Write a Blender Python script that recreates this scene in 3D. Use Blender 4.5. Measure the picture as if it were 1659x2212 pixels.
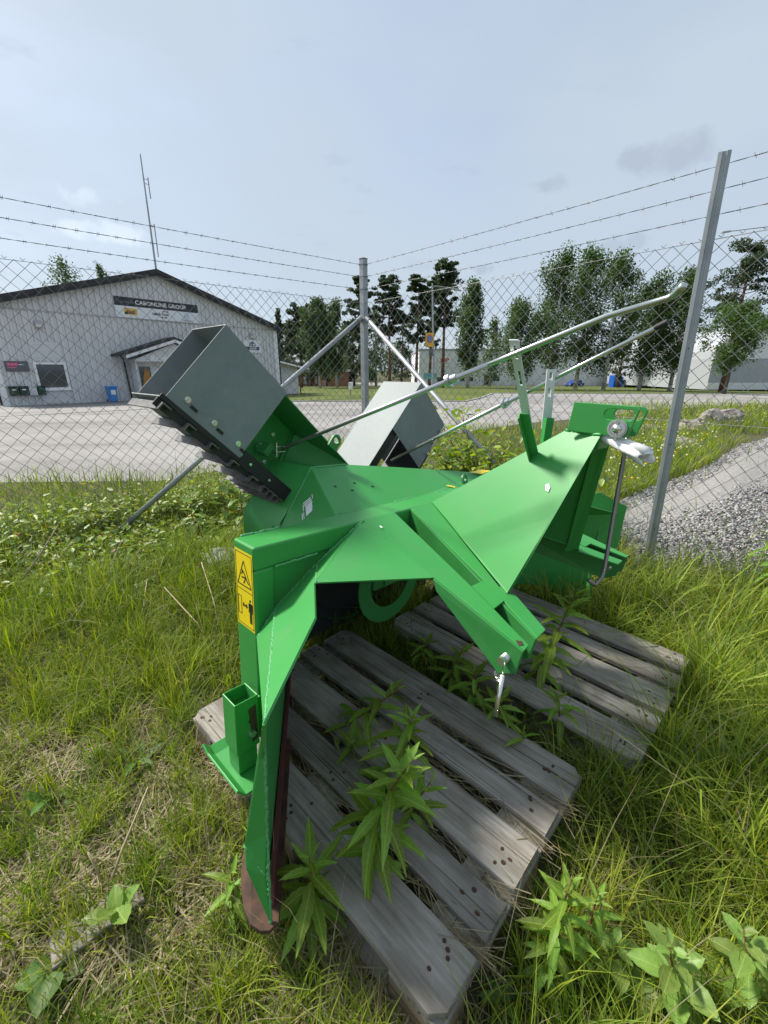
import bpy, math, random
import numpy as np
from mathutils import Vector, Matrix, Euler
RND = random.Random(7); NR = np.random.default_rng(11)
scn = bpy.context.scene
for o in list(bpy.data.objects): bpy.data.objects.remove(o)
COL = scn.collection
R = math.radians

# ------------------------------------------------------------------ camera
CAM_H = 1.42; FPX = 905.0; CX, CY = 829.5, 1106.0; PITCH = math.atan(306 / 905)
cF = np.array([0, math.cos(PITCH), -math.sin(PITCH)]); cU = np.array([0, math.sin(PITCH), math.cos(PITCH)]); cR = np.array([1., 0, 0])
cam = bpy.data.cameras.new('camera'); camo = bpy.data.objects.new('camera', cam); COL.objects.link(camo)
cam.sensor_fit = 'VERTICAL'; cam.sensor_height = 36; cam.lens = FPX / 2212 * 36
cam.clip_start = .02; cam.clip_end = 6000
camo.matrix_world = Matrix(((1, 0, 0, 0), (0, cU[1], -cF[1], 0), (0, cU[2], -cF[2], CAM_H), (0, 0, 0, 1)))
scn.camera = camo

# ------------------------------------------------------------------ sky and sun
SUN_AZ = R(-62); SUN_EL = R(49)          # clockwise from +Y
sdir = Vector((math.sin(SUN_AZ) * math.cos(SUN_EL), math.cos(SUN_AZ) * math.cos(SUN_EL), math.sin(SUN_EL)))
world = bpy.data.worlds.new('World'); scn.world = world; world.use_nodes = True
nt = world.node_tree; nt.nodes.clear()
N = nt.nodes.new; L = nt.links.new
wo = N('ShaderNodeOutputWorld'); sky = N('ShaderNodeTexSky'); sky.sky_type = 'NISHITA'; sky.sun_disc = False
sky.sun_elevation = SUN_EL; sky.sun_rotation = SUN_AZ; sky.dust_density = 2.0; sky.ozone_density = 1.5
bg1 = N('ShaderNodeBackground'); bg1.inputs[1].default_value = .075; L(sky.outputs[0], bg1.inputs[0])
tc = N('ShaderNodeTexCoord'); mp = N('ShaderNodeMapping'); mp.inputs['Scale'].default_value = (1, 1, 2.6)
L(tc.outputs['Generated'], mp.inputs[0])
n1 = N('ShaderNodeTexNoise'); n1.inputs['Scale'].default_value = 1.5; n1.inputs['Detail'].default_value = 4; n1.inputs['Roughness'].default_value = .5
L(mp.outputs[0], n1.inputs['Vector'])
r1 = N('ShaderNodeMapRange'); r1.inputs['From Min'].default_value = .33; r1.inputs['From Max'].default_value = .67; r1.inputs['To Min'].default_value = .56; r1.inputs['To Max'].default_value = .96
L(n1.outputs[0], r1.inputs[0])
bg2 = N('ShaderNodeBackground'); bg2.inputs[0].default_value = (.64, .745, .86, 1); bg2.inputs[1].default_value = .36
mx = N('ShaderNodeMixShader'); L(r1.outputs[0], mx.inputs[0]); L(bg1.outputs[0], mx.inputs[1]); L(bg2.outputs[0], mx.inputs[2])
n2 = N('ShaderNodeTexNoise'); n2.inputs['Scale'].default_value = 5.5; n2.inputs['Detail'].default_value = 6; n2.inputs['Roughness'].default_value = .58
mp2 = N('ShaderNodeMapping'); mp2.inputs['Scale'].default_value = (1, 1, 3.4); mp2.inputs['Location'].default_value = (3.1, .6, 1.9)
L(tc.outputs['Generated'], mp2.inputs[0]); L(mp2.outputs[0], n2.inputs['Vector'])
r2 = N('ShaderNodeMapRange'); r2.inputs['From Min'].default_value = .635; r2.inputs['From Max'].default_value = .74; r2.inputs['To Max'].default_value = .25; L(n2.outputs[0], r2.inputs[0])
bg3 = N('ShaderNodeBackground'); bg3.inputs[0].default_value = (.40, .48, .62, 1); bg3.inputs[1].default_value = .40
mx2 = N('ShaderNodeMixShader'); L(r2.outputs[0], mx2.inputs[0]); L(mx.outputs[0], mx2.inputs[1]); L(bg3.outputs[0], mx2.inputs[2])
def cloud(prev, u, v, ru, rv, col, stg, amt):
    # a small separate cloud: soft lens around one sky direction, torn by noise
    r_ = np.array([(u - 829.5) / 905., 0, 0]); d = cF + cR * (u - 829.5) / 905. - cU * (v - 1106.) / 905.; d = d / np.linalg.norm(d); e = np.cross(d, (0, 0, 1)); e /= np.linalg.norm(e); w = np.cross(e, d)
    nv = N('ShaderNodeVectorMath'); nv.operation = 'NORMALIZE'; L(tc.outputs['Generated'], nv.inputs[0]); sq = []
    for ax, rr in ((e, ru), (w, rv)):
        dt = N('ShaderNodeVectorMath'); dt.operation = 'DOT_PRODUCT'; L(nv.outputs[0], dt.inputs[0]); dt.inputs[1].default_value = tuple(ax); m = N('ShaderNodeMath'); m.operation = 'DIVIDE'; L(dt.outputs['Value'], m.inputs[0]); m.inputs[1].default_value = rr
        p = N('ShaderNodeMath'); p.operation = 'MULTIPLY'; L(m.outputs[0], p.inputs[0]); L(m.outputs[0], p.inputs[1]); sq.append(p)
    a = N('ShaderNodeMath'); a.operation = 'ADD'; L(sq[0].outputs[0], a.inputs[0]); L(sq[1].outputs[0], a.inputs[1]); f = N('ShaderNodeVectorMath'); f.operation = 'DOT_PRODUCT'; L(nv.outputs[0], f.inputs[0]); f.inputs[1].default_value = tuple(d)
    fr = N('ShaderNodeMath'); fr.operation = 'GREATER_THAN'; L(f.outputs['Value'], fr.inputs[0]); fr.inputs[1].default_value = 0
    nz = N('ShaderNodeTexNoise'); nz.inputs['Scale'].default_value = .9 / rv * .5; nz.inputs['Detail'].default_value = 6; L(nv.outputs[0], nz.inputs['Vector']); k = N('ShaderNodeMath'); k.operation = 'MULTIPLY_ADD'; L(nz.outputs[0], k.inputs[0]); k.inputs[1].default_value = 4.2; k.inputs[2].default_value = -1.9
    b = N('ShaderNodeMath'); b.operation = 'ADD'; L(a.outputs[0], b.inputs[0]); L(k.outputs[0], b.inputs[1]); mr = N('ShaderNodeMapRange'); mr.interpolation_type = 'SMOOTHSTEP'; L(b.outputs[0], mr.inputs[0]); mr.inputs['From Min'].default_value = 1.1; mr.inputs['From Max'].default_value = .0; mr.inputs['To Min'].default_value = 0; mr.inputs['To Max'].default_value = amt
    mu = N('ShaderNodeMath'); mu.operation = 'MULTIPLY'; L(mr.outputs[0], mu.inputs[0]); L(fr.outputs[0], mu.inputs[1]); bg = N('ShaderNodeBackground'); bg.inputs[0].default_value = (*col, 1); bg.inputs[1].default_value = stg
    mxx = N('ShaderNodeMixShader'); L(mu.outputs[0], mxx.inputs[0]); L(prev.outputs[0], mxx.inputs[1]); L(bg.outputs[0], mxx.inputs[2]); return mxx
last = mx2
for c_ in ((1435, 335, .075, .026, (.45, .52, .66), .32, .42), (1215, 396, .045, .018, (.45, .52, .66), .32, .32), (1045, 580, .04, .012, (.45, .52, .66), .36, .5), (1345, 525, .06, .02, (.47, .55, .68), .36, .45), (215, 505, .085, .02, (.85, .92, 1.0), .52, .30), (190, 430, .05, .016, (.85, .92, 1.0), .50, .22)): last = cloud(last, *c_)
L(last.outputs[0], wo.inputs[0])
sun = bpy.data.lights.new('sun', 'SUN'); sun.energy = 2.45; sun.angle = R(9); sun.color = (1, .95, .86)
suno = bpy.data.objects.new('sun', sun); COL.objects.link(suno); suno.rotation_euler = sdir.to_track_quat('Z', 'Y').to_euler(); suno.location = sdir * 60
scn.view_settings.view_transform = 'Standard'; scn.view_settings.look = 'None'; scn.view_settings.exposure = 1.34; scn.view_settings.gamma = 1
scn.view_settings.use_curve_mapping = False

# ------------------------------------------------------------------ pixel -> place (photo shown at 1659 x 2212)
CAM = np.array([0, 0, CAM_H])
def ray(u, v): return cF + cR * (u - CX) / FPX - cU * (v - CY) / FPX
def onz(u, v, z=0.): r = ray(u, v); return CAM + r * ((z - CAM_H) / r[2])
def onp(u, v, P, n): r = ray(u, v); n = np.asarray(n, float); return CAM + r * (((np.asarray(P) - CAM) @ n) / (r @ n))
def gz(x, y): return -.021 * float(np.clip(math.hypot(x, y) - 5, 0, 105))
def gzv(x, y): return -.021 * np.clip(np.hypot(x, y) - 5, 0, 105)
def gnd(u, v):
    r = ray(u, v); lo, hi = .1, 3000.
    for i in range(60):
        m = (lo + hi) / 2; P = CAM + r * m
        if P[2] > gz(P[0], P[1]): lo = m
        else: hi = m
    return CAM + r * lo
def at_dist(u, v, y):
    r = ray(u, v); return CAM + r * (y / r[1])

# ------------------------------------------------------------------ materials
MATS = {}
def mat(name, col=(.5, .5, .5), rough=.5, metal=0., spec=.5):
    m = bpy.data.materials.new(name); m.use_nodes = True; MATS[name] = m
    b = m.node_tree.nodes['Principled BSDF']
    b.inputs['Base Color'].default_value = (*col, 1); b.inputs['Roughness'].default_value = rough; b.inputs['Metallic'].default_value = metal
    b.inputs['Specular IOR Level'].default_value = spec
    return m
class NT:
    def __init__(s, m): s.t = m.node_tree; s.b = s.t.nodes['Principled BSDF']; s.out = s.t.nodes['Material Output']
    def n(s, typ, **kw):
        x = s.t.nodes.new('ShaderNode' + typ)
        for k, v in kw.items():
            if k in x.inputs: x.inputs[k].default_value = v
            else: setattr(x, k, v)
        return x
    def l(s, a, b): s.t.links.new(a, b)
    def coord(s, kind='Object', scale=(1, 1, 1)):
        c = s.n('TexCoord'); m = s.n('Mapping'); m.inputs['Scale'].default_value = scale; s.l(c.outputs[kind], m.inputs[0]); return m.outputs[0]
    def noise(s, vec, scale, detail=4, rough=.55):
        x = s.n('TexNoise'); x.inputs['Scale'].default_value = scale; x.inputs['Detail'].default_value = detail; x.inputs['Roughness'].default_value = rough
        if vec is not None: s.l(vec, x.inputs['Vector'])
        return x.outputs[0]
    def ramp(s, fac, stops):
        x = s.n('ValToRGB'); e = x.color_ramp.elements
        while len(e) < len(stops): e.new(.5)
        for i, (p, c) in enumerate(stops): e[i].position = p; e[i].color = (*c, 1) if len(c) == 3 else c
        s.l(fac, x.inputs[0]); return x.outputs[0]
    def mix(s, f, a, b, mode='MIX'):
        x = s.n('MixRGB', blend_type=mode)
        for i, v in ((0, f), (1, a), (2, b)):
            if hasattr(v, 'is_linked'): s.l(v, x.inputs[i])
            else: x.inputs[i].default_value = v if i == 0 else (*v, 1)
        return x.outputs[0]
    def bump(s, h, strength=.3, dist=.01):
        x = s.n('Bump'); x.inputs['Strength'].default_value = strength; x.inputs['Distance'].default_value = dist
        s.l(h, x.inputs['Height']); s.l(x.outputs[0], s.b.inputs['Normal'])
    def rough(s, fac, a, b):
        x = s.n('MapRange'); x.inputs['To Min'].default_value = a; x.inputs['To Max'].default_value = b; s.l(fac, x.inputs[0]); s.l(x.outputs[0], s.b.inputs['Roughness'])
    def base(s, c): s.l(c, s.b.inputs['Base Color'])

def m_noise(name, c0, c1, scale, rough=.6, metal=0, bump=0., bdist=.01, spec=.5, vscale=(1, 1, 1), p0=.35, p1=.65, kind='Object', detail=5):
    m = mat(name, c0, rough, metal, spec); t = NT(m); v = t.coord(kind, vscale); n = t.noise(v, scale, detail)
    t.base(t.ramp(n, [(p0, c0), (p1, c1)]))
    if bump: t.bump(n, bump, bdist)
    return m
# painted steel
def paint(name, c, dirt=.25):
    m = mat(name, c, .34, 0, .5); t = NT(m); v = t.coord('Object')
    n = t.noise(v, 3.2, 5); f = t.noise(v, 260, 2)
    d = t.ramp(n, [(.42, (0, 0, 0)), (.75, (dirt, dirt, dirt))])
    dv = t.noise(t.coord('Object', (1, 1, .25)), 14, 6, .7); d2 = t.ramp(dv, [(.52, (0, 0, 0)), (.80, (.34, .34, .34))])
    pt = t.noise(v, 75, 3, .6); d3 = t.ramp(pt, [(.70, (0, 0, 0)), (.76, (.5, .5, .5))])
    k = t.mix(d, c, (c[0] * 1.6 + .035, c[1] * .9 + .03, c[2] * 1.4 + .03)); k = t.mix(d2, k, (.11, .20, .10)); t.base(t.mix(d3, k, (.13, .25, .12)))
    t.rough(n, .36, .54); t.bump(f, .05, .0006)
    return m
paint('green_paint', (.034, .280, .052))
paint('green_dark', (.030, .215, .044))
m = mat('weld', (.06, .34, .13), .45); t = NT(m); v = t.coord(); n = t.noise(v, 220, 3); t.base(t.ramp(n, [(.35, (.04, .28, .07)), (.7, (.16, .42, .20))])); t.bump(n, .8, .003)
def zinc(name, a, b, metal, r0, r1):
    m = mat(name, a, .4, metal); t = NT(m); v = t.coord(); n = t.noise(v, 4.5, 8, .65); s = t.n('TexVoronoi'); s.inputs['Scale'].default_value = 60; t.l(v, s.inputs['Vector'])
    c = t.ramp(n, [(.3, a), (.7, b)]); t.base(t.mix(.05, c, s.outputs['Color'], 'SOFT_LIGHT')); t.rough(n, r0, r1); return m
zinc('zinc_sheet', (.165, .195, .20), (.235, .26, .264), .12, .52, .72)
zinc('zinc_plate', (.62, .65, .68), (.76, .78, .80), .35, .35, .5)
zinc('zinc_post', (.27, .29, .31), (.42, .44, .46), .5, .42, .6)
zinc('zinc_wire', (.14, .145, .155), (.25, .255, .265), .35, .45, .62)
zinc('zinc_bright', (.66, .66, .62), (.80, .80, .76), .9, .16, .3)
mat('rod_steel', (.52, .53, .54), .34, .85)
mat('intake_shade', (.016, .018, .016), .7)  # near-black colour stands in for the deep shade inside the intake
mat('lever_zinc', (.50, .54, .50), .24, .9)
mat('rod_dark', (.22, .20, .18), .38, .8)
mat('rubber', (.012, .012, .012), .55)
m_noise('rib_steel', (.08, .078, .076), (.17, .165, .155), 30, .45, .4)
m_noise('rust', (.040, .021, .014), (.095, .044, .026), 26, .85, 0, .5, .003)
m_noise('red_primer', (.13, .03, .03), (.09, .028, .028), 9, .6)
mat('black', (.01, .01, .01), .5); mat('white', (.8, .8, .78), .45); mat('yellow_decal', (.86, .66, .02), .35)
mat('decal_clear', (.05, .27, .09), .12)
# weathered wood: grain runs along each board's own X
def wood(name, a, b, c):
    m = mat(name, a, .85, 0, .25); t = NT(m)
    oi = t.n('ObjectInfo'); co = t.n('TexCoord'); ad = t.n('VectorMath', operation='ADD'); t.l(co.outputs['Object'], ad.inputs[0])
    cb = t.n('CombineXYZ'); mu = t.n('Math', operation='MULTIPLY'); mu.inputs[1].default_value = 37.; t.l(oi.outputs['Random'], mu.inputs[0]); t.l(mu.outputs[0], cb.inputs[0]); t.l(mu.outputs[0], cb.inputs[1]); t.l(cb.outputs[0], ad.inputs[1])
    mp = t.n('Mapping'); mp.inputs['Scale'].default_value = (3.0, 62, 62); t.l(ad.outputs[0], mp.inputs[0]); g = t.noise(mp.outputs[0], 1.6, 7, .62)
    mp2 = t.n('Mapping'); mp2.inputs['Scale'].default_value = (4, 9, 9); t.l(ad.outputs[0], mp2.inputs[0]); w = t.noise(mp2.outputs[0], 1.3, 5)
    mp3 = t.n('Mapping'); mp3.inputs['Scale'].default_value = (.9, 120, 60); t.l(ad.outputs[0], mp3.inputs[0]); k = t.noise(mp3.outputs[0], 1.0, 3)
    col = t.ramp(g, [(.2, a), (.5, b), (.8, c)])
    st = t.ramp(w, [(.38, (.55, .52, .48)), (.62, (1, 1, 1))]); col = t.mix(.8, col, st, 'MULTIPLY')
    cr = t.ramp(k, [(.33, (.14, .13, .12)), (.39, (1, 1, 1))]); col = t.mix(.75, col, cr, 'MULTIPLY')
    hv = t.n('HueSaturation'); mr = t.n('MapRange'); mr.inputs['To Min'].default_value = .78; mr.inputs['To Max'].default_value = 1.15; t.l(oi.outputs['Random'], mr.inputs[0]); t.l(mr.outputs[0], hv.inputs['Value']); t.l(col, hv.inputs['Color'])
    t.base(hv.outputs[0]); t.bump(g, .55, .004); return m
wood('wood_grey', (.205, .185, .158), (.33, .305, .268), (.45, .425, .385))
wood('wood_brown', (.14, .10, .07), (.27, .20, .14), (.36, .29, .22))
# plants: colour per vertex, light passes through the leaves
def plant(name, rough=.5, trans=.38, attr=True, col=(.1, .2, .03), var=.12, sat=1.):
    m = mat(name, col, rough, 0, .35); t = NT(m)
    if attr: a = t.n('Attribute', attribute_name='Col'); c = a.outputs['Color']
    else:
        oi = t.n('ObjectInfo'); hs = t.n('HueSaturation'); hs.inputs['Color'].default_value = (*col, 1)
        mr = t.n('MapRange'); mr.inputs['To Min'].default_value = 1 - 2.2 * var; mr.inputs['To Max'].default_value = 1 + 2.2 * var; t.l(oi.outputs['Random'], mr.inputs[0]); t.l(mr.outputs[0], hs.inputs['Value'])
        mh = t.n('MapRange'); mh.inputs['To Min'].default_value = .5 - var * .14; mh.inputs['To Max'].default_value = .5 + var * .14; t.l(oi.outputs['Random'], mh.inputs[0]); t.l(mh.outputs[0], hs.inputs['Hue'])
        v = t.coord('Object', (1, 1, 1)); n = t.noise(v, 9, 4); c = t.mix(.5, hs.outputs[0], t.ramp(n, [(.3, (.55, .6, .5)), (.7, (1.1, 1.08, .9))]), 'MULTIPLY')
        sx = t.n('SeparateXYZ'); t.l(t.coord('Object'), sx.inputs[0]); ab = t.n('Math', operation='ABSOLUTE'); t.l(sx.outputs[1], ab.inputs[0])
        md = t.n('MapRange'); md.inputs['From Min'].default_value = .006; md.inputs['From Max'].default_value = .02; md.inputs['To Min'].default_value = .55; md.inputs['To Max'].default_value = 0; t.l(ab.outputs[0], md.inputs[0])
        vx = t.n('Math', operation='MULTIPLY_ADD'); t.l(ab.outputs[0], vx.inputs[0]); vx.inputs[1].default_value = -90; vm = t.n('Math', operation='MULTIPLY'); t.l(sx.outputs[0], vm.inputs[0]); vm.inputs[1].default_value = 75; t.l(vm.outputs[0], vx.inputs[2])
        sn = t.n('Math', operation='SINE'); t.l(vx.outputs[0], sn.inputs[0]); vr = t.n('MapRange'); vr.inputs['From Min'].default_value = .75; vr.inputs['From Max'].default_value = 1; vr.inputs['To Max'].default_value = .22; t.l(sn.outputs[0], vr.inputs[0])
        mxv = t.n('Math', operation='MAXIMUM'); t.l(md.outputs[0], mxv.inputs[0]); t.l(vr.outputs[0], mxv.inputs[1]); c = t.mix(mxv.outputs[0], c, (col[0] * 1.9, col[1] * 1.6, col[2] * 2.2)); t.bump(vr.outputs[0], .25, .004)
        sp_ = t.noise(v, 26, 3); c = t.mix(t.ramp(sp_, [(.70, (0, 0, 0)), (.76, (.55, .55, .55))]), c, (.22, .17, .06))
    t.base(c)
    tr = t.n('BsdfTranslucent'); hs2 = t.n('HueSaturation'); hs2.inputs['Value'].default_value = 1.5; hs2.inputs['Saturation'].default_value = 1.1; t.l(c, hs2.inputs['Color']); t.l(hs2.outputs[0], tr.inputs[0])
    ms = t.n('MixShader'); ms.inputs[0].default_value = trans; t.l(t.b.outputs[0], ms.inputs[1]); t.l(tr.outputs[0], ms.inputs[2]); t.l(ms.outputs[0], t.out.inputs[0])
    return m
plant('grass', .55, .36); plant('foliage', .6, .30); plant('leaf_small', .42, .36)
plant('fireweed_leaf', .45, .40, False, (.20, .33, .045), .14); plant('willow_leaf', .4, .36, False, (.22, .33, .075), .12); plant('weed_leaf', .5, .36, False, (.10, .185, .035), .15)
mat('stem_red', (.16, .075, .03), .6); mat('stem_green', (.12, .17, .04), .6); m_noise('twig', (.10, .07, .05), (.20, .15, .11), 40, .85)
m_noise('bark_pine', (.10, .055, .035), (.22, .12, .07), 6, .9); m_noise('bark_birch', (.10, .09, .08), (.55, .53, .49), 5, .85, p0=.40, p1=.5); m_noise('bark_grey', (.06, .05, .045), (.13, .115, .10), 6, .9)
# ground
m = mat('soil', (.1, .08, .05), .95, 0, .2); t = NT(m); v = t.coord(); n = t.noise(v, .45, 8, .6); n2 = t.noise(v, 9, 6, .65)
t.base(t.mix(t.ramp(n2, [(.35, (0, 0, 0)), (.7, (1, 1, 1))]), t.ramp(n, [(.35, (.050, .075, .018)), (.6, (.085, .095, .030))]), (.105, .082, .052))); t.bump(n2, .7, .03)
m = mat('lawn', (.08, .13, .02), .95, 0, .2); t = NT(m); v = t.coord(); n = t.noise(v, .16, 6, .6); n2 = t.noise(v, 2.2, 6, .7); t.base(t.mix(.5, t.ramp(n, [(.35, (.085, .125, .022)), (.65, (.15, .165, .045))]), t.ramp(n2, [(.3, (.5, .5, .5)), (.7, (1.1, 1.1, 1.1))]), 'MULTIPLY')); t.bump(n2, .6, .05)
m = mat('asphalt', (.2, .2, .2), .9, 0, .3); t = NT(m); v = t.coord(); n = t.noise(v, .30, 6, .6); n2 = t.noise(v, 28, 5, .75); n3 = t.noise(v, 90, 2, .6)
n4 = t.noise(t.coord('Object', (.25, 1, 1)), .5, 7, .7); c = t.mix(.7, t.ramp(n, [(.32, (.235, .225, .22)), (.66, (.34, .33, .32))]), t.ramp(n4, [(.36, (.62, .61, .60)), (.5, (1, 1, 1)), (.66, (1.12, 1.11, 1.09))]), 'MULTIPLY'); c = t.mix(.55, c, t.ramp(n2, [(.3, (.6, .6, .6)), (.7, (1.25, 1.24, 1.22))]), 'MULTIPLY'); t.base(t.mix(.5, c, t.ramp(n3, [(.35, (.6, .6, .6)), (.68, (1.35, 1.33, 1.3))]), 'MULTIPLY')); t.bump(n2, .4, .01)
m_noise('gravel_bed', (.19, .18, .172), (.31, .30, .285), 24, .95, 0, .8, .02); m_noise('kerb', (.30, .29, .27), (.42, .41, .39), 5, .9)
m = mat('stone', (.4, .4, .4), .85, 0, .3); t = NT(m); a = t.n('Attribute', attribute_name='Col'); v = t.coord(); n = t.noise(v, 60, 3); t.base(t.mix(.5, a.outputs['Color'], t.ramp(n, [(.3, (.6, .6, .6)), (.7, (1.15, 1.15, 1.15))]), 'MULTIPLY'))
m_noise('rock', (.12, .105, .095), (.34, .31, .28), 5, .9, 0, .7, .03); m_noise('rock_pale', (.30, .29, .28), (.55, .54, .52), 7, .9, 0, .7, .02)
# buildings
def siding(name, c):
    m = mat(name, c, .7, 0, .3); t = NT(m); oi = t.n('ObjectInfo'); v = t.coord('Object', (3, 3, .7)); n = t.noise(v, 2.5, 5)
    hv = t.n('HueSaturation'); mr = t.n('MapRange'); mr.inputs['To Min'].default_value = .95; mr.inputs['To Max'].default_value = 1.03; t.l(oi.outputs['Random'], mr.inputs[0]); t.l(mr.outputs[0], hv.inputs['Value'])
    hv.inputs['Color'].default_value = (*c, 1); t.base(t.mix(.14, hv.outputs[0], t.ramp(n, [(.3, (.7, .7, .69)), (.7, (1.05, 1.05, 1.05))]), 'MULTIPLY'))
siding('siding_grey', (.64, .64, .645)); siding('wall_back', (.42, .42, .43)); siding('trim_white', (.80, .80, .80)); siding('hall_panel', (.78, .79, .80)); siding('hall_grey', (.42, .44, .47))
m_noise('roof_black', (.018, .018, .02), (.05, .05, .052), 3, .75); mat('dark_metal', (.02, .02, .022), .5)
mat('glass', (.05, .06, .07), .06, 0, .8); mat('pane_orange', (.5, .22, .03), .6); mat('sign_black', (.013, .014, .017), .35); mat('sign_white', (.72, .74, .78), .4)
mat('taxi_yellow', (.72, .42, .05), .45); mat('sign_blue', (.05, .25, .55), .45); mat('sign_navy', (.03, .035, .10), .45); mat('sign_pink', (.75, .12, .24), .45); mat('sign_grey', (.10, .105, .12), .5)
mat('letters_white', (.85, .85, .85), .4); mat('letters_dark', (.02, .02, .03), .4); mat('sign_red', (.65, .05, .02), .45); mat('sign_amber', (.75, .42, .03), .45); mat('sign_teal', (.16, .38, .33), .45); mat('letters_grey', (.22, .23, .25), .5)
m_noise('brick', (.36, .15, .085), (.45, .20, .12), 3, .9); mat('bin_blue', (.03, .22, .60), .42); mat('green_box', (.015, .045, .03), .5); mat('pale_box', (.55, .56, .57), .5)
mat('car_blue', (.01, .05, .30), .25, .3); mat('car_grey', (.16, .15, .145), .28, .4); mat('car_red', (.20, .015, .012), .28, .2); mat('tyre', (.012, .012, .012), .85); mat('lamp_red', (.4, .01, .01), .3); mat('box_blue', (.01, .10, .48), .4); mat('bin_green', (.01, .17, .06), .5); mat('lamp_glass', (.6, .6, .58), .3)
m = mat('plastic_wrap', (.80, .81, .82), .35); t = NT(m); v = t.coord(); n = t.noise(v, 90, 3); t.bump(n, .5, .002)
mat('concrete', (.4, .39, .37), .9); m_noise('straw', (.36, .28, .15), (.52, .43, .27), 8, .85)

# ------------------------------------------------------------------ mesh helpers
class MB:
    def __init__(s): s.v = []; s.f = []
    def add(s, vs, fs):
        o = len(s.v); s.v += [tuple(float(c) for c in p) for p in vs]; s.f += [tuple(i + o for i in f) for f in fs]; return s
    def box(s, c, size, ax=None):
        c = np.array(c, float); h = np.array(size, float) / 2; A = np.eye(3) if ax is None else np.array(ax, float)
        p = [c + A[0] * sx * h[0] + A[1] * sy * h[1] + A[2] * sz * h[2] for sz in (-1, 1) for sy in (-1, 1) for sx in (-1, 1)]
        return s.add(p, [(0, 2, 3, 1), (4, 5, 7, 6), (0, 1, 5, 4), (2, 6, 7, 3), (0, 4, 6, 2), (1, 3, 7, 5)])
    def bx(s, x0, x1, y0, y1, z0, z1): return s.box(((x0 + x1) / 2, (y0 + y1) / 2, (z0 + z1) / 2), (x1 - x0, y1 - y0, z1 - z0))
    def prism(s, pts, ext):
        pts = [np.array(p, float) for p in pts]; e = np.array(ext, float); n = len(pts)
        nn = sum((np.cross(pts[i], pts[(i + 1) % n]) for i in range(n)), np.zeros(3))
        if nn @ e > 0: pts = pts[::-1]
        f = [tuple(range(n)), tuple(range(2 * n - 1, n - 1, -1))] + [(i, i + n, (i + 1) % n + n, (i + 1) % n) for i in range(n)]
        return s.add(pts + [p + e for p in pts], f)
    def plate(s, pts, t):
        p = [np.array(q, float) for q in pts]; n = np.zeros(3)
        for i in range(len(p)): n += np.cross(p[i], p[(i + 1) % len(p)])
        n /= np.linalg.norm(n); return s.prism(p, -n * t)
    def sheet(s, pts): return s.add(pts, [tuple(range(len(pts)))])
    def tube(s, path, r, n=8, cap=True):
        path = [np.array(p, float) for p in path]; m = len(path); rr = r if hasattr(r, '__len__') else [r] * m; vs = []; up = None
        for i, p in enumerate(path):
            d = path[min(i + 1, m - 1)] - path[max(i - 1, 0)]; d = d / (np.linalg.norm(d) + 1e-12)
            if up is None: up = np.array([0, 0, 1.]) if abs(d[2]) < .9 else np.array([1., 0, 0])
            a = np.cross(d, up); a /= np.linalg.norm(a) + 1e-12; b = np.cross(a, d); up = b
            for k in range(n):
                t = 2 * math.pi * k / n; vs.append(p + (a * math.cos(t) + b * math.sin(t)) * rr[i])
        fs = [(i * n + k, i * n + (k + 1) % n, (i + 1) * n + (k + 1) % n, (i + 1) * n + k) for i in range(m - 1) for k in range(n)]
        if cap: fs += [tuple(range(n - 1, -1, -1)), tuple(range((m - 1) * n, m * n))]
        return s.add(vs, fs)
    def ring(s, c, r0, r1, t, ax, n=28):
        c = np.array(c, float); a, b, d = [np.array(x, float) for x in ax]; vs = []
        for k in range(n):
            q = 2 * math.pi * k / n; e = a * math.cos(q) + b * math.sin(q)
            vs += [c + e * r0 - d * t / 2, c + e * r1 - d * t / 2, c + e * r1 + d * t / 2, c + e * r0 + d * t / 2]
        fs = []
        for k in range(n):
            i = 4 * k; j = 4 * ((k + 1) % n)
            for q in range(4): fs.append((i + q, j + q, j + (q + 1) % 4, i + (q + 1) % 4))
        return s.add(vs, fs)
    def cyl(s, a, b, r, n=16): return s.tube([a, b], r, n)
    def mirror(s):
        o = MB(); o.v = [(-x, y, z) for x, y, z in s.v]; o.f = [tuple(reversed(f)) for f in s.f]; return o
WM = {}
def build(name, mb, mt, parent=None, world=False, bevel=0, smooth=False, solid=0, kind=None, seg=2):
    v = mb.v
    if world and parent is not None:
        inv = WM[parent.name].inverted(); v = [tuple(inv @ Vector(p)) for p in v]
    me = bpy.data.meshes.new(name); me.from_pydata(v, [], mb.f); me.materials.append(MATS[mt]); me.validate(); me.update()
    o = bpy.data.objects.new(name, me); COL.objects.link(o)
    if parent is not None: o.parent = parent
    if smooth:
        for p in me.polygons: p.use_smooth = True
    if solid:
        q = o.modifiers.new('s', 'SOLIDIFY'); q.thickness = solid; q.offset = 0
    if bevel:
        q = o.modifiers.new('b', 'BEVEL'); q.width = bevel; q.segments = seg; q.limit_method = 'ANGLE'; q.angle_limit = R(28); q.harden_normals = False
    if kind: o['kind'] = kind
    return o
def tag(o, label, cat, group=None):
    o['label'] = label; o['category'] = cat
    if group: o['group'] = group
    return o
def thing(name, label, cat, loc=(0, 0, 0), rotz=0., group=None, mtx=None):
    o = bpy.data.objects.new(name, None); COL.objects.link(o); o.empty_display_size = .2
    M = mtx if mtx is not None else Matrix.Translation(Vector([float(c) for c in loc])) @ Matrix.Rotation(rotz, 4, 'Z')
    o.matrix_world = M; WM[o.name] = M; return tag(o, label, cat, group)
def struct(name, mb, mt, **k): return build(name, mb, mt, kind='structure', **k)
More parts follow.
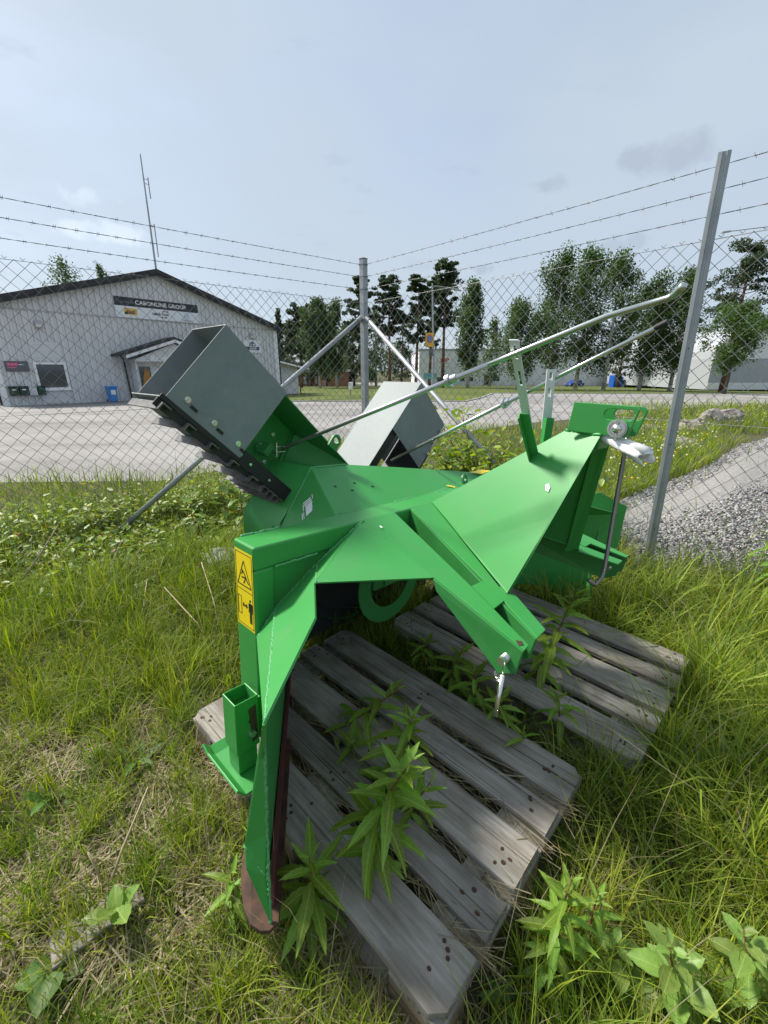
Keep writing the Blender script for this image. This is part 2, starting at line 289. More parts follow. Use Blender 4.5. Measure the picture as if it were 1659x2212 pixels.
def np_mesh(name, V, Fq, mt, cols=None, parent=None, kind=None, smooth=False):
    """V (n,3); Fq (m,k) with the same k for every face"""
    me = bpy.data.meshes.new(name); k = Fq.shape[1]; V = np.ascontiguousarray(V, dtype=np.float32)
    me.vertices.add(len(V)); me.vertices.foreach_set('co', V.ravel()); me.loops.add(Fq.size); me.loops.foreach_set('vertex_index', Fq.astype(np.int32).ravel())
    me.polygons.add(len(Fq)); me.polygons.foreach_set('loop_start', np.arange(0, Fq.size, k, dtype=np.int32))
    me.materials.append(MATS[mt])
    if cols is not None:
        a = me.color_attributes.new('Col', 'FLOAT_COLOR', 'POINT'); c = np.ones((len(V), 4), np.float32); c[:, :3] = cols; a.data.foreach_set('color', c.ravel())
    if smooth: me.polygons.foreach_set('use_smooth', np.ones(len(Fq), bool))
    me.update(calc_edges=True); o = bpy.data.objects.new(name, me); COL.objects.link(o)
    if parent is not None: o.parent = parent
    if kind: o['kind'] = kind
    return o
def scatter(tv, tf, P, M, cols):
    """copies of a small template: tv (k,3), tf (m,q); P (n,3); M (n,3,3); cols (n,3)"""
    n, k = len(P), len(tv); V = np.einsum('nij,kj->nki', M, tv) + P[:, None, :]
    F = (tf[None] + (np.arange(n) * k)[:, None, None]).reshape(-1, tf.shape[1]); return V.reshape(-1, 3), F, np.repeat(cols, k, 0)
def rots(yaw, pitch, roll, sc):
    cy, sy, cp, sp, cr, sr = np.cos(yaw), np.sin(yaw), np.cos(pitch), np.sin(pitch), np.cos(roll), np.sin(roll); z = np.zeros_like(cy); o = np.ones_like(cy)
    Z = np.stack([np.stack([cy, -sy, z], -1), np.stack([sy, cy, z], -1), np.stack([z, z, o], -1)], 1)
    Y = np.stack([np.stack([cp, z, -sp], -1), np.stack([z, o, z], -1), np.stack([sp, z, cp], -1)], 1)
    X = np.stack([np.stack([o, z, z], -1), np.stack([z, cr, -sr], -1), np.stack([z, sr, cr], -1)], 1)
    return (Z @ Y @ X) * np.asarray(sc)[:, None, None]
FONT = None
def text_mesh(name, s, size, mt, parent, origin, ex, ey, depth=.004, align='LEFT', shear=0., world=False, sx=1., bold=0.):
    cu = bpy.data.curves.new('txt', 'FONT'); cu.body = s; cu.size = size; cu.align_x = align; cu.shear = shear; cu.offset = bold; cu.resolution_u = 2; cu.fill_mode = 'FRONT'
    ob = bpy.data.objects.new('txt', cu); COL.objects.link(ob); dg = bpy.context.evaluated_depsgraph_get(); ev = ob.evaluated_get(dg); me = ev.to_mesh()
    ex = np.array(ex, float); ey = np.array(ey, float); mb = MB(); mb.v = [tuple(np.array(origin, float) + ex * v.co.x * sx + ey * v.co.y) for v in me.vertices]; mb.f = [tuple(p.vertices) for p in me.polygons]
    ev.to_mesh_clear(); bpy.data.objects.remove(ob); bpy.data.curves.remove(cu)
    return build(name, mb, mt, parent, world=world)

# ------------------------------------------------------------------ ground, asphalt, lawn, gravel
def ground_sheet():
    rs = [0, .5, 1, 1.5, 2, 2.5, 3, 3.5, 4, 4.5, 5, 6, 7, 8, 10, 13, 17, 22, 30, 40, 55, 75, 110, 180, 400, 900, 2000, 4000]; na = 96; vs = [(0, 0, 0)]; fs = []
    for i, r in enumerate(rs[1:]):
        for k in range(na):
            a = 2 * math.pi * k / na; x, y = r * math.cos(a), r * math.sin(a); vs.append((x, y, gz(x, y)))
    for k in range(na): fs.append((0, 1 + k, 1 + (k + 1) % na))
    for i in range(len(rs) - 2):
        for k in range(na): fs.append((1 + i * na + k, 1 + (i + 1) * na + k, 1 + (i + 1) * na + (k + 1) % na, 1 + i * na + (k + 1) % na))
    return MB().add(vs, fs)
struct('ground', ground_sheet(), 'soil', smooth=True)
def px_strip(near, far, off, us=None, K=10, prof=None):
    us = us if us is not None else np.arange(near[0][0], near[-1][0] + 1, 30); vs = []; fs = []
    for u in us:
        a = gnd(u, np.interp(u, *zip(*near))); b = gnd(u, np.interp(u, *zip(*far)))
        for k in range(K + 1):
            t = (k / K) ** 1.6; p = a + (b - a) * t; vs.append((p[0], p[1], gz(p[0], p[1]) + off + (prof(t, u) if prof else 0)))
    for i in range(len(us) - 1):
        for k in range(K): fs.append((i * (K + 1) + k, (i + 1) * (K + 1) + k, (i + 1) * (K + 1) + k + 1, i * (K + 1) + k + 1))
    return MB().add(vs, fs)
ASN = [(-500, 1068), (0, 1043), (350, 1040), (480, 1015), (600, 985), (700, 960), (1000, 935), (1130, 915), (1250, 905), (1330, 897), (1400, 884), (1659, 874), (2150, 866)]
ASF = [(-500, 838), (611, 838), (622, 868), (1005, 868), (1040, 860), (1065, 850), (2150, 853)]
LWF = [(611, 833), (2150, 834)]
uu = np.array(sorted(set(list(np.arange(-500, 2151, 30)) + [611, 622, 1005, 1040, 1065])))
struct('asphalt_yard', px_strip(ASN, ASF, .006, uu, 14), 'asphalt', smooth=True)
ul = uu[uu >= 622]
struct('lawn', px_strip(ASF, LWF, .055, ul, 10), 'lawn', smooth=True)
kb = MB()
kp = [gnd(u, np.interp(u, *zip(*ASF))) for u in ul]
for a, b in zip(kp[:-1], kp[1:]):
    d = b - a; ln = np.linalg.norm(d[:2]); d = d / np.linalg.norm(d); s = np.cross(d, (0, 0, 1)); s /= np.linalg.norm(s); mid = (a + b) / 2
    kb.box((mid[0], mid[1], mid[2] + .01), (ln, .14, .13), (d, -s, np.cross(s, d)))
struct('kerb', kb, 'kerb')
struct('far_yard', px_strip([(611, 833), (2150, 834)], [(611, 826.5), (2150, 827)], .012, ul, 4), 'asphalt', smooth=True)
GVN = [(1290, 1118), (1345, 1215), (1420, 1238), (1659, 1252), (2000, 1262)]; GVF = [(1290, 1112), (1345, 1082), (1530, 1008), (1600, 962), (1659, 946), (2000, 935)]
ug = np.arange(1290, 2001, 15)
gprof = lambda t, u: .10 * math.sin(math.pi * min(t * 1.3, 1)) * (1 + .4 * math.sin(u * .021)) + .012 * math.sin(u * .3 + t * 30)
struct('gravel_bed', px_strip(GVN, GVF, .008, ug, 16, gprof), 'gravel_bed', smooth=True)
# loose stones on the gravel
oc = np.array([(1, 0, 0), (-1, 0, 0), (0, 1, 0), (0, -1, 0), (0, 0, 1), (0, 0, -1), ], float); of = np.array([(0, 2, 4), (2, 1, 4), (1, 3, 4), (3, 0, 4), (2, 0, 5), (1, 2, 5), (3, 1, 5), (0, 3, 5)])
cubv = np.array([(-1, -.8, -.9), (.9, -1, -.8), (.8, .9, -1), (-.9, 1, -.7), (-.7, -.6, .8), (.6, -.8, 1), (.9, .6, .7), (-.8, .7, .9)]); cubf = np.array([(3, 2, 1, 0), (4, 5, 6, 7), (0, 1, 5, 4), (1, 2, 6, 5), (2, 3, 7, 6), (3, 0, 4, 7)])
def stones():
    P = []; S = []
    for i in range(26000):
        u = RND.uniform(1295, 1990); t = RND.random() ** 1.1; a = gnd_cache(u); p = a[0] + (a[1] - a[0]) * t ** 1.6
        P.append((p[0] + RND.gauss(0, .01), p[1] + RND.gauss(0, .01), gz(p[0], p[1]) + .008 + gprof(t, u) + .004)); S.append(RND.uniform(.005, .0145) * (1 + .9 * t))
    P = np.array(P); S = np.array(S); n = len(P); M = rots(NR.uniform(0, 6.28, n), NR.uniform(-3, 3, n), NR.uniform(-3, 3, n), S * .8) * NR.uniform(.5, 1.15, (n, 1, 3))
    g = NR.uniform(.19, .43, (n, 1)); c = g * np.array([1, .98, .95]) * NR.uniform(.94, 1.06, (n, 3)); V, F, C = scatter(cubv, cubf, P, M, c); np_mesh('gravel', V, F, 'stone', C, kind='stuff')
_gc = {}
def gnd_cache(u):
    k = int(u // 8); fr = u / 8 - k
    for q in (k, k + 1):
        if q not in _gc: _gc[q] = (gnd(q * 8, np.interp(q * 8, *zip(*GVN))), gnd(q * 8, np.interp(q * 8, *zip(*GVF))))
    return tuple(_gc[k][i] * (1 - fr) + _gc[k + 1][i] * fr for i in (0, 1))
stones()
bpy.data.objects['gravel']['label'] = 'loose pale grey crushed stone behind the wire fence'
def rock_mesh(sx, sy, sz, seed, n=9):
    r = random.Random(seed); vs = []; fs = []
    for i in range(1, n):
        for k in range(2 * n):
            th = math.pi * i / n; ph = 2 * math.pi * k / (2 * n); q = 1 + .16 * math.sin(3 * ph + seed) * math.sin(2 * th) + r.uniform(-.09, .09)
            x, y, z = [c * abs(c) ** -.25 if abs(c) > 1e-6 else 0 for c in (math.sin(th) * math.cos(ph), math.sin(th) * math.sin(ph), math.cos(th))]
            vs.append((sx * q * x, sy * q * y, sz * q * z))
    for i in range(n - 2):
        for k in range(2 * n): fs.append((i * 2 * n + k, (i + 1) * 2 * n + k, (i + 1) * 2 * n + (k + 1) % (2 * n), i * 2 * n + (k + 1) % (2 * n)))
    fs += [tuple(range(2 * n)), tuple(range((n - 1) * 2 * n - 1, (n - 2) * 2 * n - 1, -1))]
    return MB().add(vs, fs)
for i, (u, v, sx, sy, sz, lab) in enumerate(((1548, 922, .62, .4, .42, 'largest brown boulder at the far edge of the gravel'), (1492, 938, .34, .3, .30, 'mid-sized brown boulder left of the largest one by the gravel'), (1472, 968, .36, .3, .17, 'low earthy boulder with dry grass in front of the other rocks'), (1400, 935, .22, .2, .18, 'small boulder right beside the galvanised fence post'))):
    p = gnd(u, v); o = build('boulder', rock_mesh(sx, sy, sz, i + 3), 'rock', smooth=False); o.location = (p[0], p[1], p[2] + sz * .25); o.rotation_euler = (0, 0, i); tag(o, lab, 'boulder')
p = onz(492, 1218, .02); o = build('boulder', rock_mesh(.17, .12, .07, 21), 'rock_pale'); o.location = (p[0], p[1], .05); o.rotation_euler = (.2, .1, .6); tag(o, 'pale grey boulder in the weeds behind the green post', 'boulder')

# ------------------------------------------------------------------ grey office building
fa = gnd(222, 869); FE = np.array([math.cos(R(50)), math.sin(R(50)), 0]); FN = np.array([FE[1], -FE[0], 0])   # facade direction, outward normal (towards the yard)
BZ = fa[2]
def FP(s, z, out=0.): return fa + FE * s + FN * out + np.array([0, 0, z])
bld = thing('office_building', 'long grey gabled building clad in vertical boards behind the yard', 'building', FP(4.75, 0))
S0, S1, SA = -5.1, 14.6, 4.75; ZE, ZA = 5.45, 8.35
def roofz(s): return ZE + (ZA - ZE) * (1 - abs(s - SA) / (S1 - SA))
mb = MB(); mb.prism([FP(S0, 0, -.06), FP(S1, 0, -.06), FP(S1, ZE, -.06), FP(SA, ZA, -.06), FP(S0, ZE, -.06)], -FN * 14)
wall = build('wall', mb, 'wall_back', bld, True)
mb = MB(); mb.prism([FP(S0, -.4, -.03), FP(S1, -.4, -.03), FP(S1, .02, -.03), FP(S0, .02, -.03)], -FN * 13.9); build('plinth', mb, 'concrete', bld, True)
s = S0 + .02; k = 0
while s < S1 - .15:
    w = .155
    for (za, zb) in ((.03, 5.36), (5.44, 99)):
        z1 = [min(zb, roofz(s) - .02), min(zb, roofz(s + w) - .02)]
        if min(z1) > za + .05:
            mb = MB(); mb.prism([FP(s, za, -.058), FP(s + w, za, -.058), FP(s + w, z1[1], -.058), FP(s, z1[0], -.058)], FN * (.075 if k % 2 else .02)); build('board', mb, 'siding_grey', wall)
    s += .168; k += 1
# the boards were built in world space: bring them into the building's frame
inv = WM[bld.name].inverted()
for o in [c for c in bpy.data.objects if c.name.split('.')[0] == 'board' and c.parent is wall]: o.data.transform(inv)
mb = MB(); mb.prism([FP(S0, 5.36, -.058), FP(S1, 5.36, -.058), FP(S1, 5.44, -.058), FP(S0, 5.44, -.058)], FN * .09); build('seam_strip', mb, 'wall_back', bld, True)
for a, b in ((S0 - .1, S0 + .26), (S1 - .3, S1 + .06)):
    mb = MB(); mb.prism([FP(a, 0, -.1), FP(b, 0, -.1), FP(b, 5.4, -.1), FP(a, 5.4, -.1)], FN * .19); build('corner_trim', mb, 'trim_white', bld, True)
for sgn in (-1, 1):
    se = SA + sgn * (S1 - SA + .55); ze = ZE - .55 * (ZA - ZE) / (S1 - SA) + .0
    mb = MB(); mb.prism([FP(SA, ZA + .03, .5), FP(se, ze + .03, .5), FP(se, ze + .30, .5), FP(SA, ZA + .30, .5)], -FN * 15); rf = build('roof', mb, 'roof_black', bld, True)
    mb = MB(); mb.prism([FP(SA, ZA - .12, .44), FP(se, ze - .12, .44), FP(se, ze + .028, .44), FP(SA, ZA + .028, .44)], -FN * .03); build('fascia', mb, 'dark_metal', rf, False); bpy.context.view_layer.update(); rf.children[0].data.transform(inv)
    mb = MB(); mb.tube([FP(se - sgn * .35, ze - .05, .1), FP(SA + sgn * (S1 - SA + .12), ze - .6, .1), FP(SA + sgn * (S1 - SA + .12), .1, .1)], .06, 8); build('downpipe', mb, 'dark_metal', bld, True)
# window left
mb = MB(); 
def frame_part(s0, s1, z0, z1, w=.13, out=.07, name='window'):
    wn = MB(); wn.prism([FP(s0 + w, z0 + w, 0), FP(s1 - w, z0 + w, 0), FP(s1 - w, z1 - w, 0), FP(s0 + w, z1 - w, 0)], FN * .02); win = build(name, wn, 'glass', bld, True)
    f = MB()
    for a, b, c, d in ((s0, s1, z0, z0 + w), (s0, s1, z1 - w, z1), (s0, s0 + w, z0 + w, z1 - w), (s1 - w, s1, z0 + w, z1 - w)): f.prism([FP(a, c, -.01), FP(b, c, -.01), FP(b, d, -.01), FP(a, d, -.01)], FN * (out + .01))
    fr = build('frame', f, 'trim_white', win); fr.data.transform(inv)
    sl = MB(); sl.prism([FP(s0 - .06, z0 - .05, 0), FP(s1 + .06, z0 - .05, 0), FP(s1 + .06, z0 - .003, 0), FP(s0 - .06, z0 - .003, 0)], FN * .13); q = build('sill', sl, 'trim_white', win); q.data.transform(inv)
    return win
frame_part(-3.28, -1.62, .90, 2.52)
for a, b, c, d in ((-3.15, -1.7, 2.6, 3.55), (-3.15, -1.7, .12, .80)):
    z = c
    while z < d:
        mb = MB(); mb.prism([FP(a, z, -.01), FP(b, z, -.01), FP(b, z + .125, -.01), FP(a, z + .125, -.01)], FN * .03); build('infill_board', mb, 'siding_grey', bld, True); z += .135
# porch
px0, px1, po = 1.15, 8.25, 1.6; pa = 4.75
pr = thing('entrance_porch', 'gabled entrance porch with white bargeboards under the large sign', 'porch', FP(pa, 0, .8))
mb = MB(); mb.prism([FP(2.0, 2.6, po - .25), FP(7.5, 2.6, po - .25), FP(7.5, 2.75, po - .25), FP(pa, 3.85, po - .25), FP(2.0, 2.75, po - .25)], -FN * (po - .27)); build('gable', mb, 'siding_grey', pr, True)
z = 2.62
while z < 3.7:
    hw = (pa - 2.0) * (1 - max(0, z + .13 - 2.75) / 1.1) - .02
    if hw > .1:
        mb = MB(); mb.prism([FP(pa - hw, z, po - .248), FP(pa + hw, z, po - .248), FP(pa + hw, z + .12, po - .248), FP(pa - hw, z + .12, po - .248)], FN * .02); build('gable_board', mb, 'siding_grey', pr, True)
    z += .135
for sg in (-1, 1):
    e = pa + sg * 3.7; mb = MB(); mb.prism([FP(pa, 4.12, po), FP(e, 2.92, po), FP(e, 3.08, po), FP(pa, 4.28, po)], -FN * po); build('porch_roof', mb, 'roof_black', pr, True)
    mb = MB(); mb.prism([FP(pa, 3.90, po - .02), FP(e - sg * .35, 2.80, po - .02), FP(e - sg * .35, 2.985, po - .02), FP(pa, 4.10, po - .02)], FN * .05); build('bargeboard', mb, 'trim_white', pr, True)
mb = MB(); mb.tube([FP(1.12, 2.95, 1.5), FP(1.35, 2.72, 1.2), FP(1.62, 2.55, .5), FP(1.75, 2.3, .14), FP(1.82, .1, .14)], .06, 8); build('downpipe', mb, 'dark_metal', pr, True)
mb = MB(); mb.prism([FP(2.05, -.1, po - .45), FP(2.15, -.1, po - .45), FP(2.15, 2.6, po - .45), FP(2.05, 2.6, po - .45)], -FN * .9); build('side_wall', mb, 'siding_grey', pr, True)
mb = MB(); mb.prism([FP(2.2, 0, .3), FP(6, 0, .3), FP(6, 2.6, .3), FP(2.2, 2.6, .3)], -FN * .26); build('entrance_wall', mb, 'trim_white', pr, True)
mb = MB(); mb.prism([FP(2.55, .5, .31), FP(3.3, .5, .31), FP(3.3, 2.3, .31), FP(2.55, 2.3, .31)], FN * .02); dr = build('door_pane', mb, 'glass', pr, True)
mb = MB(); mb.prism([FP(2.62, .9, .335), FP(3.2, .75, .335), FP(3.22, 1.9, .335), FP(2.9, 2.2, .335), FP(2.75, 1.5, .335)], FN * .004); q = build('orange_patch', mb, 'pane_orange', pr, True)  # flat orange shape lying on the door pane
mb = MB(); mb.prism([FP(3.9, .5, .31), FP(4.9, .5, .31), FP(4.9, 2.3, .31), FP(3.9, 2.3, .31)], FN * .02); build('door_pane', mb, 'glass', pr, True)
text_mesh('lettering', 'Kont-ku', .52, 'letters_white', pr, FP(3.0, 2.66, po - .2), FE, (0, 0, 1), world=True, bold=.012)
# big sign
def board_sign(name, label, s0, s1, z0, z1, mt, out=.09):
    t_ = thing(name, label, 'sign', FP((s0 + s1) / 2, z0, out)); mb = MB(); mb.prism([FP(s0, z0, 0), FP(s1, z0, 0), FP(s1, z1, 0), FP(s0, z1, 0)], FN * out); build('panel', mb, mt, t_, True); return t_
def patch(par, name, s0, s1, z0, z1, mt, out): mb = MB(); mb.prism([FP(s0, z0, out), FP(s1, z0, out), FP(s1, z1, out), FP(s0, z1, out)], FN * .004); return build(name, mb, mt, par, True)
sg = board_sign('wall_sign', 'wide black and white company sign on the gable', 1.82, 7.55, 5.44, 6.70, 'sign_white')
patch(sg, 'black_band', 1.82, 7.55, 6.15, 6.70, 'sign_black', .091)
text_mesh('lettering', 'en del av', .22, 'letters_grey', sg, FP(2.2, 6.34, .097), FE, (0, 0, 1), world=True)
text_mesh('lettering', 'CABONLINE GROUP', .36, 'letters_white', sg, FP(3.12, 6.31, .097), FE, (0, 0, 1), world=True, sx=1.06, bold=.004)
patch(sg, 'taxi_panel', 2.36, 3.16, 5.62, 6.02, 'taxi_yellow', .091)
for i in range(5): patch(sg, 'check', 2.36 + i * .08, 2.40 + i * .08, 5.96 - (i % 2) * .05, 6.0 - (i % 2) * .05, 'letters_dark', .096)
patch(sg, 'check', 2.37, 2.55, 5.64, 5.80, 'letters_dark', .096)
text_mesh('lettering', 'taxi', .36, 'letters_dark', sg, FP(2.5, 5.70, .098), FE, (0, 0, 1), world=True, bold=.012)
text_mesh('lettering', 'UMEÅ TAXI', .22, 'letters_dark', sg, FP(4.15, 5.74, .097), FE, (0, 0, 1), world=True, bold=.008)
for i, (a, z, m_) in enumerate(((4.88, 5.98, 'letters_dark'), (5.02, 5.98, 'taxi_yellow'), (5.16, 5.98, 'letters_dark'), (4.72, 5.58, 'letters_dark'), (4.86, 5.58, 'taxi_yellow'), (5.0, 5.58, 'letters_dark'))):
    mb = MB(); mb.prism([FP(a, z, .093), FP(a + .12, z, .093), FP(a + .15, z + .09, .093), FP(a + .03, z + .09, .093)], FN * .004); build('stripe', mb, m_, sg, True)
mb = MB(); mb.ring(FP(6.62, 5.86, .096), .17, .195, .006, (FE, (0, 0, 1), FN), 24); build('emblem_ring', mb, 'sign_blue', sg, True)
for dx in (-.07, .07):
    mb = MB(); mb.prism([FP(6.62 + dx - .05, 5.90, .093), FP(6.62 + dx + .05, 5.90, .093), FP(6.62 + dx * .3, 5.80, .093)], FN * .004); build('emblem_wing', mb, 'sign_blue', sg, True)
text_mesh('lettering', 'Taxi Kurir', .19, 'letters_grey', sg, FP(6.22, 5.50, .097), FE, (0, 0, 1), world=True, bold=.004)
sg = board_sign('wall_sign', 'small white sign with dark bird emblem near the right corner', 11.2, 12.85, 3.48, 4.46, 'sign_white', .08)
mb = MB(); mb.prism([FP(12.05 + .33 * math.cos(a), 4.02 + .33 * math.sin(a), .081) for a in np.linspace(0, math.pi, 14)], FN * .004); build('emblem', mb, 'sign_navy', sg, True)
for dx in (-1, 1): mb = MB(); mb.prism([FP(12.05 + dx * .25, 4.18, .087), FP(12.05 + dx * .08, 4.22, .087), FP(12.05 + dx * .03, 4.08, .087), FP(12.05 + dx * .2, 4.06, .087)], FN * .003); build('emblem_wing', mb, 'sign_white', sg, True)
patch(sg, 'banner', 11.42, 12.7, 3.70, 3.96, 'sign_navy', .081); text_mesh('lettering', 'KURIR', .24, 'letters_white', sg, FP(11.75, 3.745, .087), FE, (0, 0, 1), world=True, bold=.004)
sg = board_sign('wall_sign', 'dark grey wall sign with three pink dots beside the window', -4.6, -3.5, 1.98, 2.56, 'sign_grey', .08)
for i in range(3): mb = MB(); mb.prism([FP(-4.42 + .17 * i + .085 * math.cos(a), 2.38 + .085 * math.sin(a), .081) for a in np.linspace(0, 2 * math.pi, 16)[:-1]], FN * .004); build('dot', mb, 'sign_pink', sg, True)
patch(sg, 'text_line', -4.5, -4.1, 2.17, 2.23, 'sign_pink', .081); patch(sg, 'text_line', -3.95, -3.7, 2.35, 2.39, 'letters_white', .081)
# mailboxes, lamps, bin
for i, (s_, m_, lab) in enumerate(((-4.52, 'green_box', 'dark green mailbox nearest the corner of the grey building'), (-4.06, 'green_box', 'dark green mailbox next to the pale one'), (-3.62, 'pale_box', 'pale grey mailbox between two dark ones'), (-3.2, 'green_box', 'dark mailbox with green flap under the window corner'))):
    t_ = thing('mailbox', lab, 'mailbox', FP(s_, .62, .02), group='mailboxes on the grey wall'); mb = MB(); mb.prism([FP(s_ - .19, .62, .01), FP(s_ + .19, .62, .01), FP(s_ + .19, 1.12, .01), FP(s_ - .19, 1.12, .01)], FN * .28); build('box', mb, m_, t_, True, bevel=.02)
    mb = MB(); mb.prism([FP(s_ - .21, 1.12, .0), FP(s_ + .21, 1.12, .0), FP(s_ + .21, 1.16, .0), FP(s_ - .21, 1.16, .0)], FN * .33); build('lid', mb, m_, t_, True); patch(t_, 'slot', s_ - .08, s_ + .1, .93, .99, 'letters_white' if i != 3 else 'bin_green', .295)
for s_, z_, lab in ((-2.55, 4.45, 'small square wall lamp left of the large sign'), (12.05, 4.62, 'small wall lamp above the bird emblem sign')):
    t_ = thing('wall_lamp', lab, 'lamp', FP(s_, z_, .05)); mb = MB(); mb.prism([FP(s_ - .2, z_, .0), FP(s_ + .2, z_, .0), FP(s_ + .16, z_ + .4, .0), FP(s_ - .16, z_ + .4, .0)], FN * .2); build('housing', mb, 'wall_back', t_, True, bevel=.03); patch(t_, 'lens', s_ - .15, s_ + .15, z_ + .04, z_ + .2, 'lamp_glass', .202)
p = FP(.42, 0, .75); bt = thing('wheelie_bin', 'blue wheelie bin with white notice in front of the grey wall', 'bin', (p[0], p[1], gz(p[0], p[1])), R(50))
mb = MB(); mb.add([(x * w, y * d, z) for z, w, d in ((.06, .20, .22), (.95, .27, .30)) for x, y in ((-1, -1), (1, -1), (1, 1), (-1, 1))], [(3, 2, 1, 0), (4, 5, 6, 7)] + [(i, (i + 1) % 4, (i + 1) % 4 + 4, i + 4) for i in range(4)]); build('body', mb, 'bin_blue', bt, bevel=.03)
mb = MB(); mb.box((0, -.02, 1.0), (.60, .68, .10)); build('lid', mb, 'bin_blue', bt, bevel=.04)
for sx in (-1, 1): mb = MB(); mb.cyl((sx * .24, .27, .1), (sx * .29, .27, .1), .1, 14); build('wheel', mb, 'tyre', bt)
mb = MB(); mb.add([(-.14, -.275, .50), (.14, -.275, .50), (.14, -.300, .80), (-.14, -.300, .80)], [(0, 1, 2, 3)]); build('notice', mb, 'white', bt, solid=.004)
# antenna mast on the ridge
rt = FP(SA + .05, ZA + .3, .3); at = thing('antenna_mast', 'thin antenna mast with side dipoles standing on the roof ridge', 'antenna', rt)
top = onp(303, 333, rt, FN); d = top - rt
mb = MB(); mb.tube([rt - (0, 0, .25), rt + d * .45, top], [.07, .055, .035], 8); build('mast', mb, 'zinc_post', at, True)
for a, b in ((.12, .42), (.64, .82)):
    mb = MB(); mb.tube([rt + d * a + FE * .28, rt + d * b + FE * .28], .035, 6); mb.tube([rt + d * (b - .02), rt + d * (b - .02) + FE * .28], .016, 6); mb.tube([rt + d * (a + .12), rt + d * (a + .12) + FE * .28], .016, 6); build('dipole', mb, 'zinc_post', at, True)
# low annex at the right-hand corner
ax = thing('annex', 'low grey shed with white eaves beyond the building corner', 'shed', FP(15.8, 0, -1.5))
mb = MB(); mb.prism([FP(14.75, -.3, -1.0), FP(17.6, -.3, -1.0), FP(17.6, 2.35, -1.0), FP(14.75, 2.9, -1.0)], -FN * 6); build('wall', mb, 'siding_grey', ax, True)
mb = MB(); mb.prism([FP(14.7, 2.92, -.2), FP(18.3, 2.25, -.2), FP(18.3, 2.42, -.2), FP(14.7, 3.09, -.2)], -FN * 7.5); build('roof', mb, 'roof_black', ax, True)
mb = MB(); mb.prism([FP(14.7, 2.76, -.17), FP(18.3, 2.09, -.17), FP(18.3, 2.25, -.17), FP(14.7, 2.92, -.17)], FN * .04); build('fascia', mb, 'trim_white', ax, True)
mb = MB(); mb.tube([FP(18.2, 2.2, -.3), FP(17.75, 1.8, -.9), FP(17.75, -.2, -.9)], .06, 6); build('downpipe', mb, 'dark_metal', ax, True)

# ------------------------------------------------------------------ far halls and houses
def far(u, v, y): return at_dist(u, v, y)
HY = 108.
def hx(u, y=HY): return float(far(u, 800, y)[0])
def hz(v, y=HY): return float(far(CX, v, y)[2])
hall = thing('factory_hall', 'long pale grey factory hall behind the row of trees', 'building', (hx(1150), HY, -2.2))
x0, x1 = hx(905), hx(1530); zt = hz(757)
mb = MB(); mb.bx(x0, x1, HY + .08, HY + 30, -2.6, zt); build('wall', mb, 'hall_panel', hall, True)
np_ = 16
for i in range(np_):
    a = x0 + (x1 - x0) * i / np_; b = x0 + (x1 - x0) * (i + 1) / np_; mb = MB(); mb.bx(a + .05, b - .05, HY, HY + .085, -1.2, zt - .02); build('wall_panel', mb, 'hall_panel', hall, True)
mb = MB(); mb.bx(x0 - .2, x1 + .2, HY - .15, HY + 30.2, zt, zt + .35); build('roof_edge', mb, 'hall_grey', hall, True)
mb = MB(); mb.bx(x0, x1, HY - .05, HY, -2.4, -1.2); build('plinth', mb, 'trim_white', hall, True)
for u0, u1, v0, v1, nm, m_ in ((1047, 1063, 810, 831, 'door', 'dark_metal'), (1009, 1023, 814, 823, 'window', 'glass'), (1067, 1080, 813, 823, 'window', 'glass'), (995, 1004, 814, 823, 'window', 'glass'), (945, 985, 815, 824, 'window', 'glass'), (1383, 1452, 804, 833, 'gateway', 'black'), (1385, 1452, 802, 812, 'gate_lintel', 'dark_metal')):
    mb = MB(); mb.bx(hx(u0), hx(u1), HY - .12, HY + .02, hz(v1), hz(v0)); build(nm, mb, m_, hall, True)
sg = thing('wall_sign', 'white panel with red lettering on the pale factory hall', 'sign', (hx(958), HY - .2, hz(790)))
mb = MB(); mb.bx(hx(946), hx(971), HY - .2, HY - .01, hz(790), hz(772)); build('panel', mb, 'letters_white', sg, True)
text_mesh('lettering', 'SMP', 1.25, 'sign_red', sg, (hx(948.5), HY - .21, hz(782)), (1, 0, 0), (0, 0, 1), world=True, bold=.05, shear=.2)
mb = MB(); mb.bx(hx(948), hx(970), HY - .215, HY - .205, hz(785), hz(784)); build('text_line', mb, 'letters_grey', sg, True)
# arched hall at the right edge, nearer
AY = 72.; ah = thing('arched_hall', 'large pale hall with rounded roof behind the leafy tree', 'building', (hx(1760, AY), AY, -1.6))
xc = hx(1760, AY); prof = [(xc - hw, z) for hw, z in ((0, 0),)][:0]
cz = -1.6; xl = hx(1535, AY); half = xc - xl; pts = [(xl, AY, cz), ]
for a in np.linspace(math.pi, 0, 26): pts.append((xc + half * math.cos(a), AY, 3.2 + (hz(684, AY) - 3.2) * math.sin(a) ** .8))
pts.append((xc + half, AY, cz)); mb = MB(); mb.prism(pts, (0, 34, 0)); build('shell', mb, 'hall_grey', ah, True)
mb = MB(); mb.prism([(x, y - .06, z) for x, y, z in pts[1:-1]], (0, .05, 0)); build('end_wall', mb, 'hall_panel', ah, True)
mb = MB(); mb.bx(xl, xc + half, AY - .1, AY - .065, cz, cz + 1.1); build('plinth', mb, 'trim_white', ah, True)
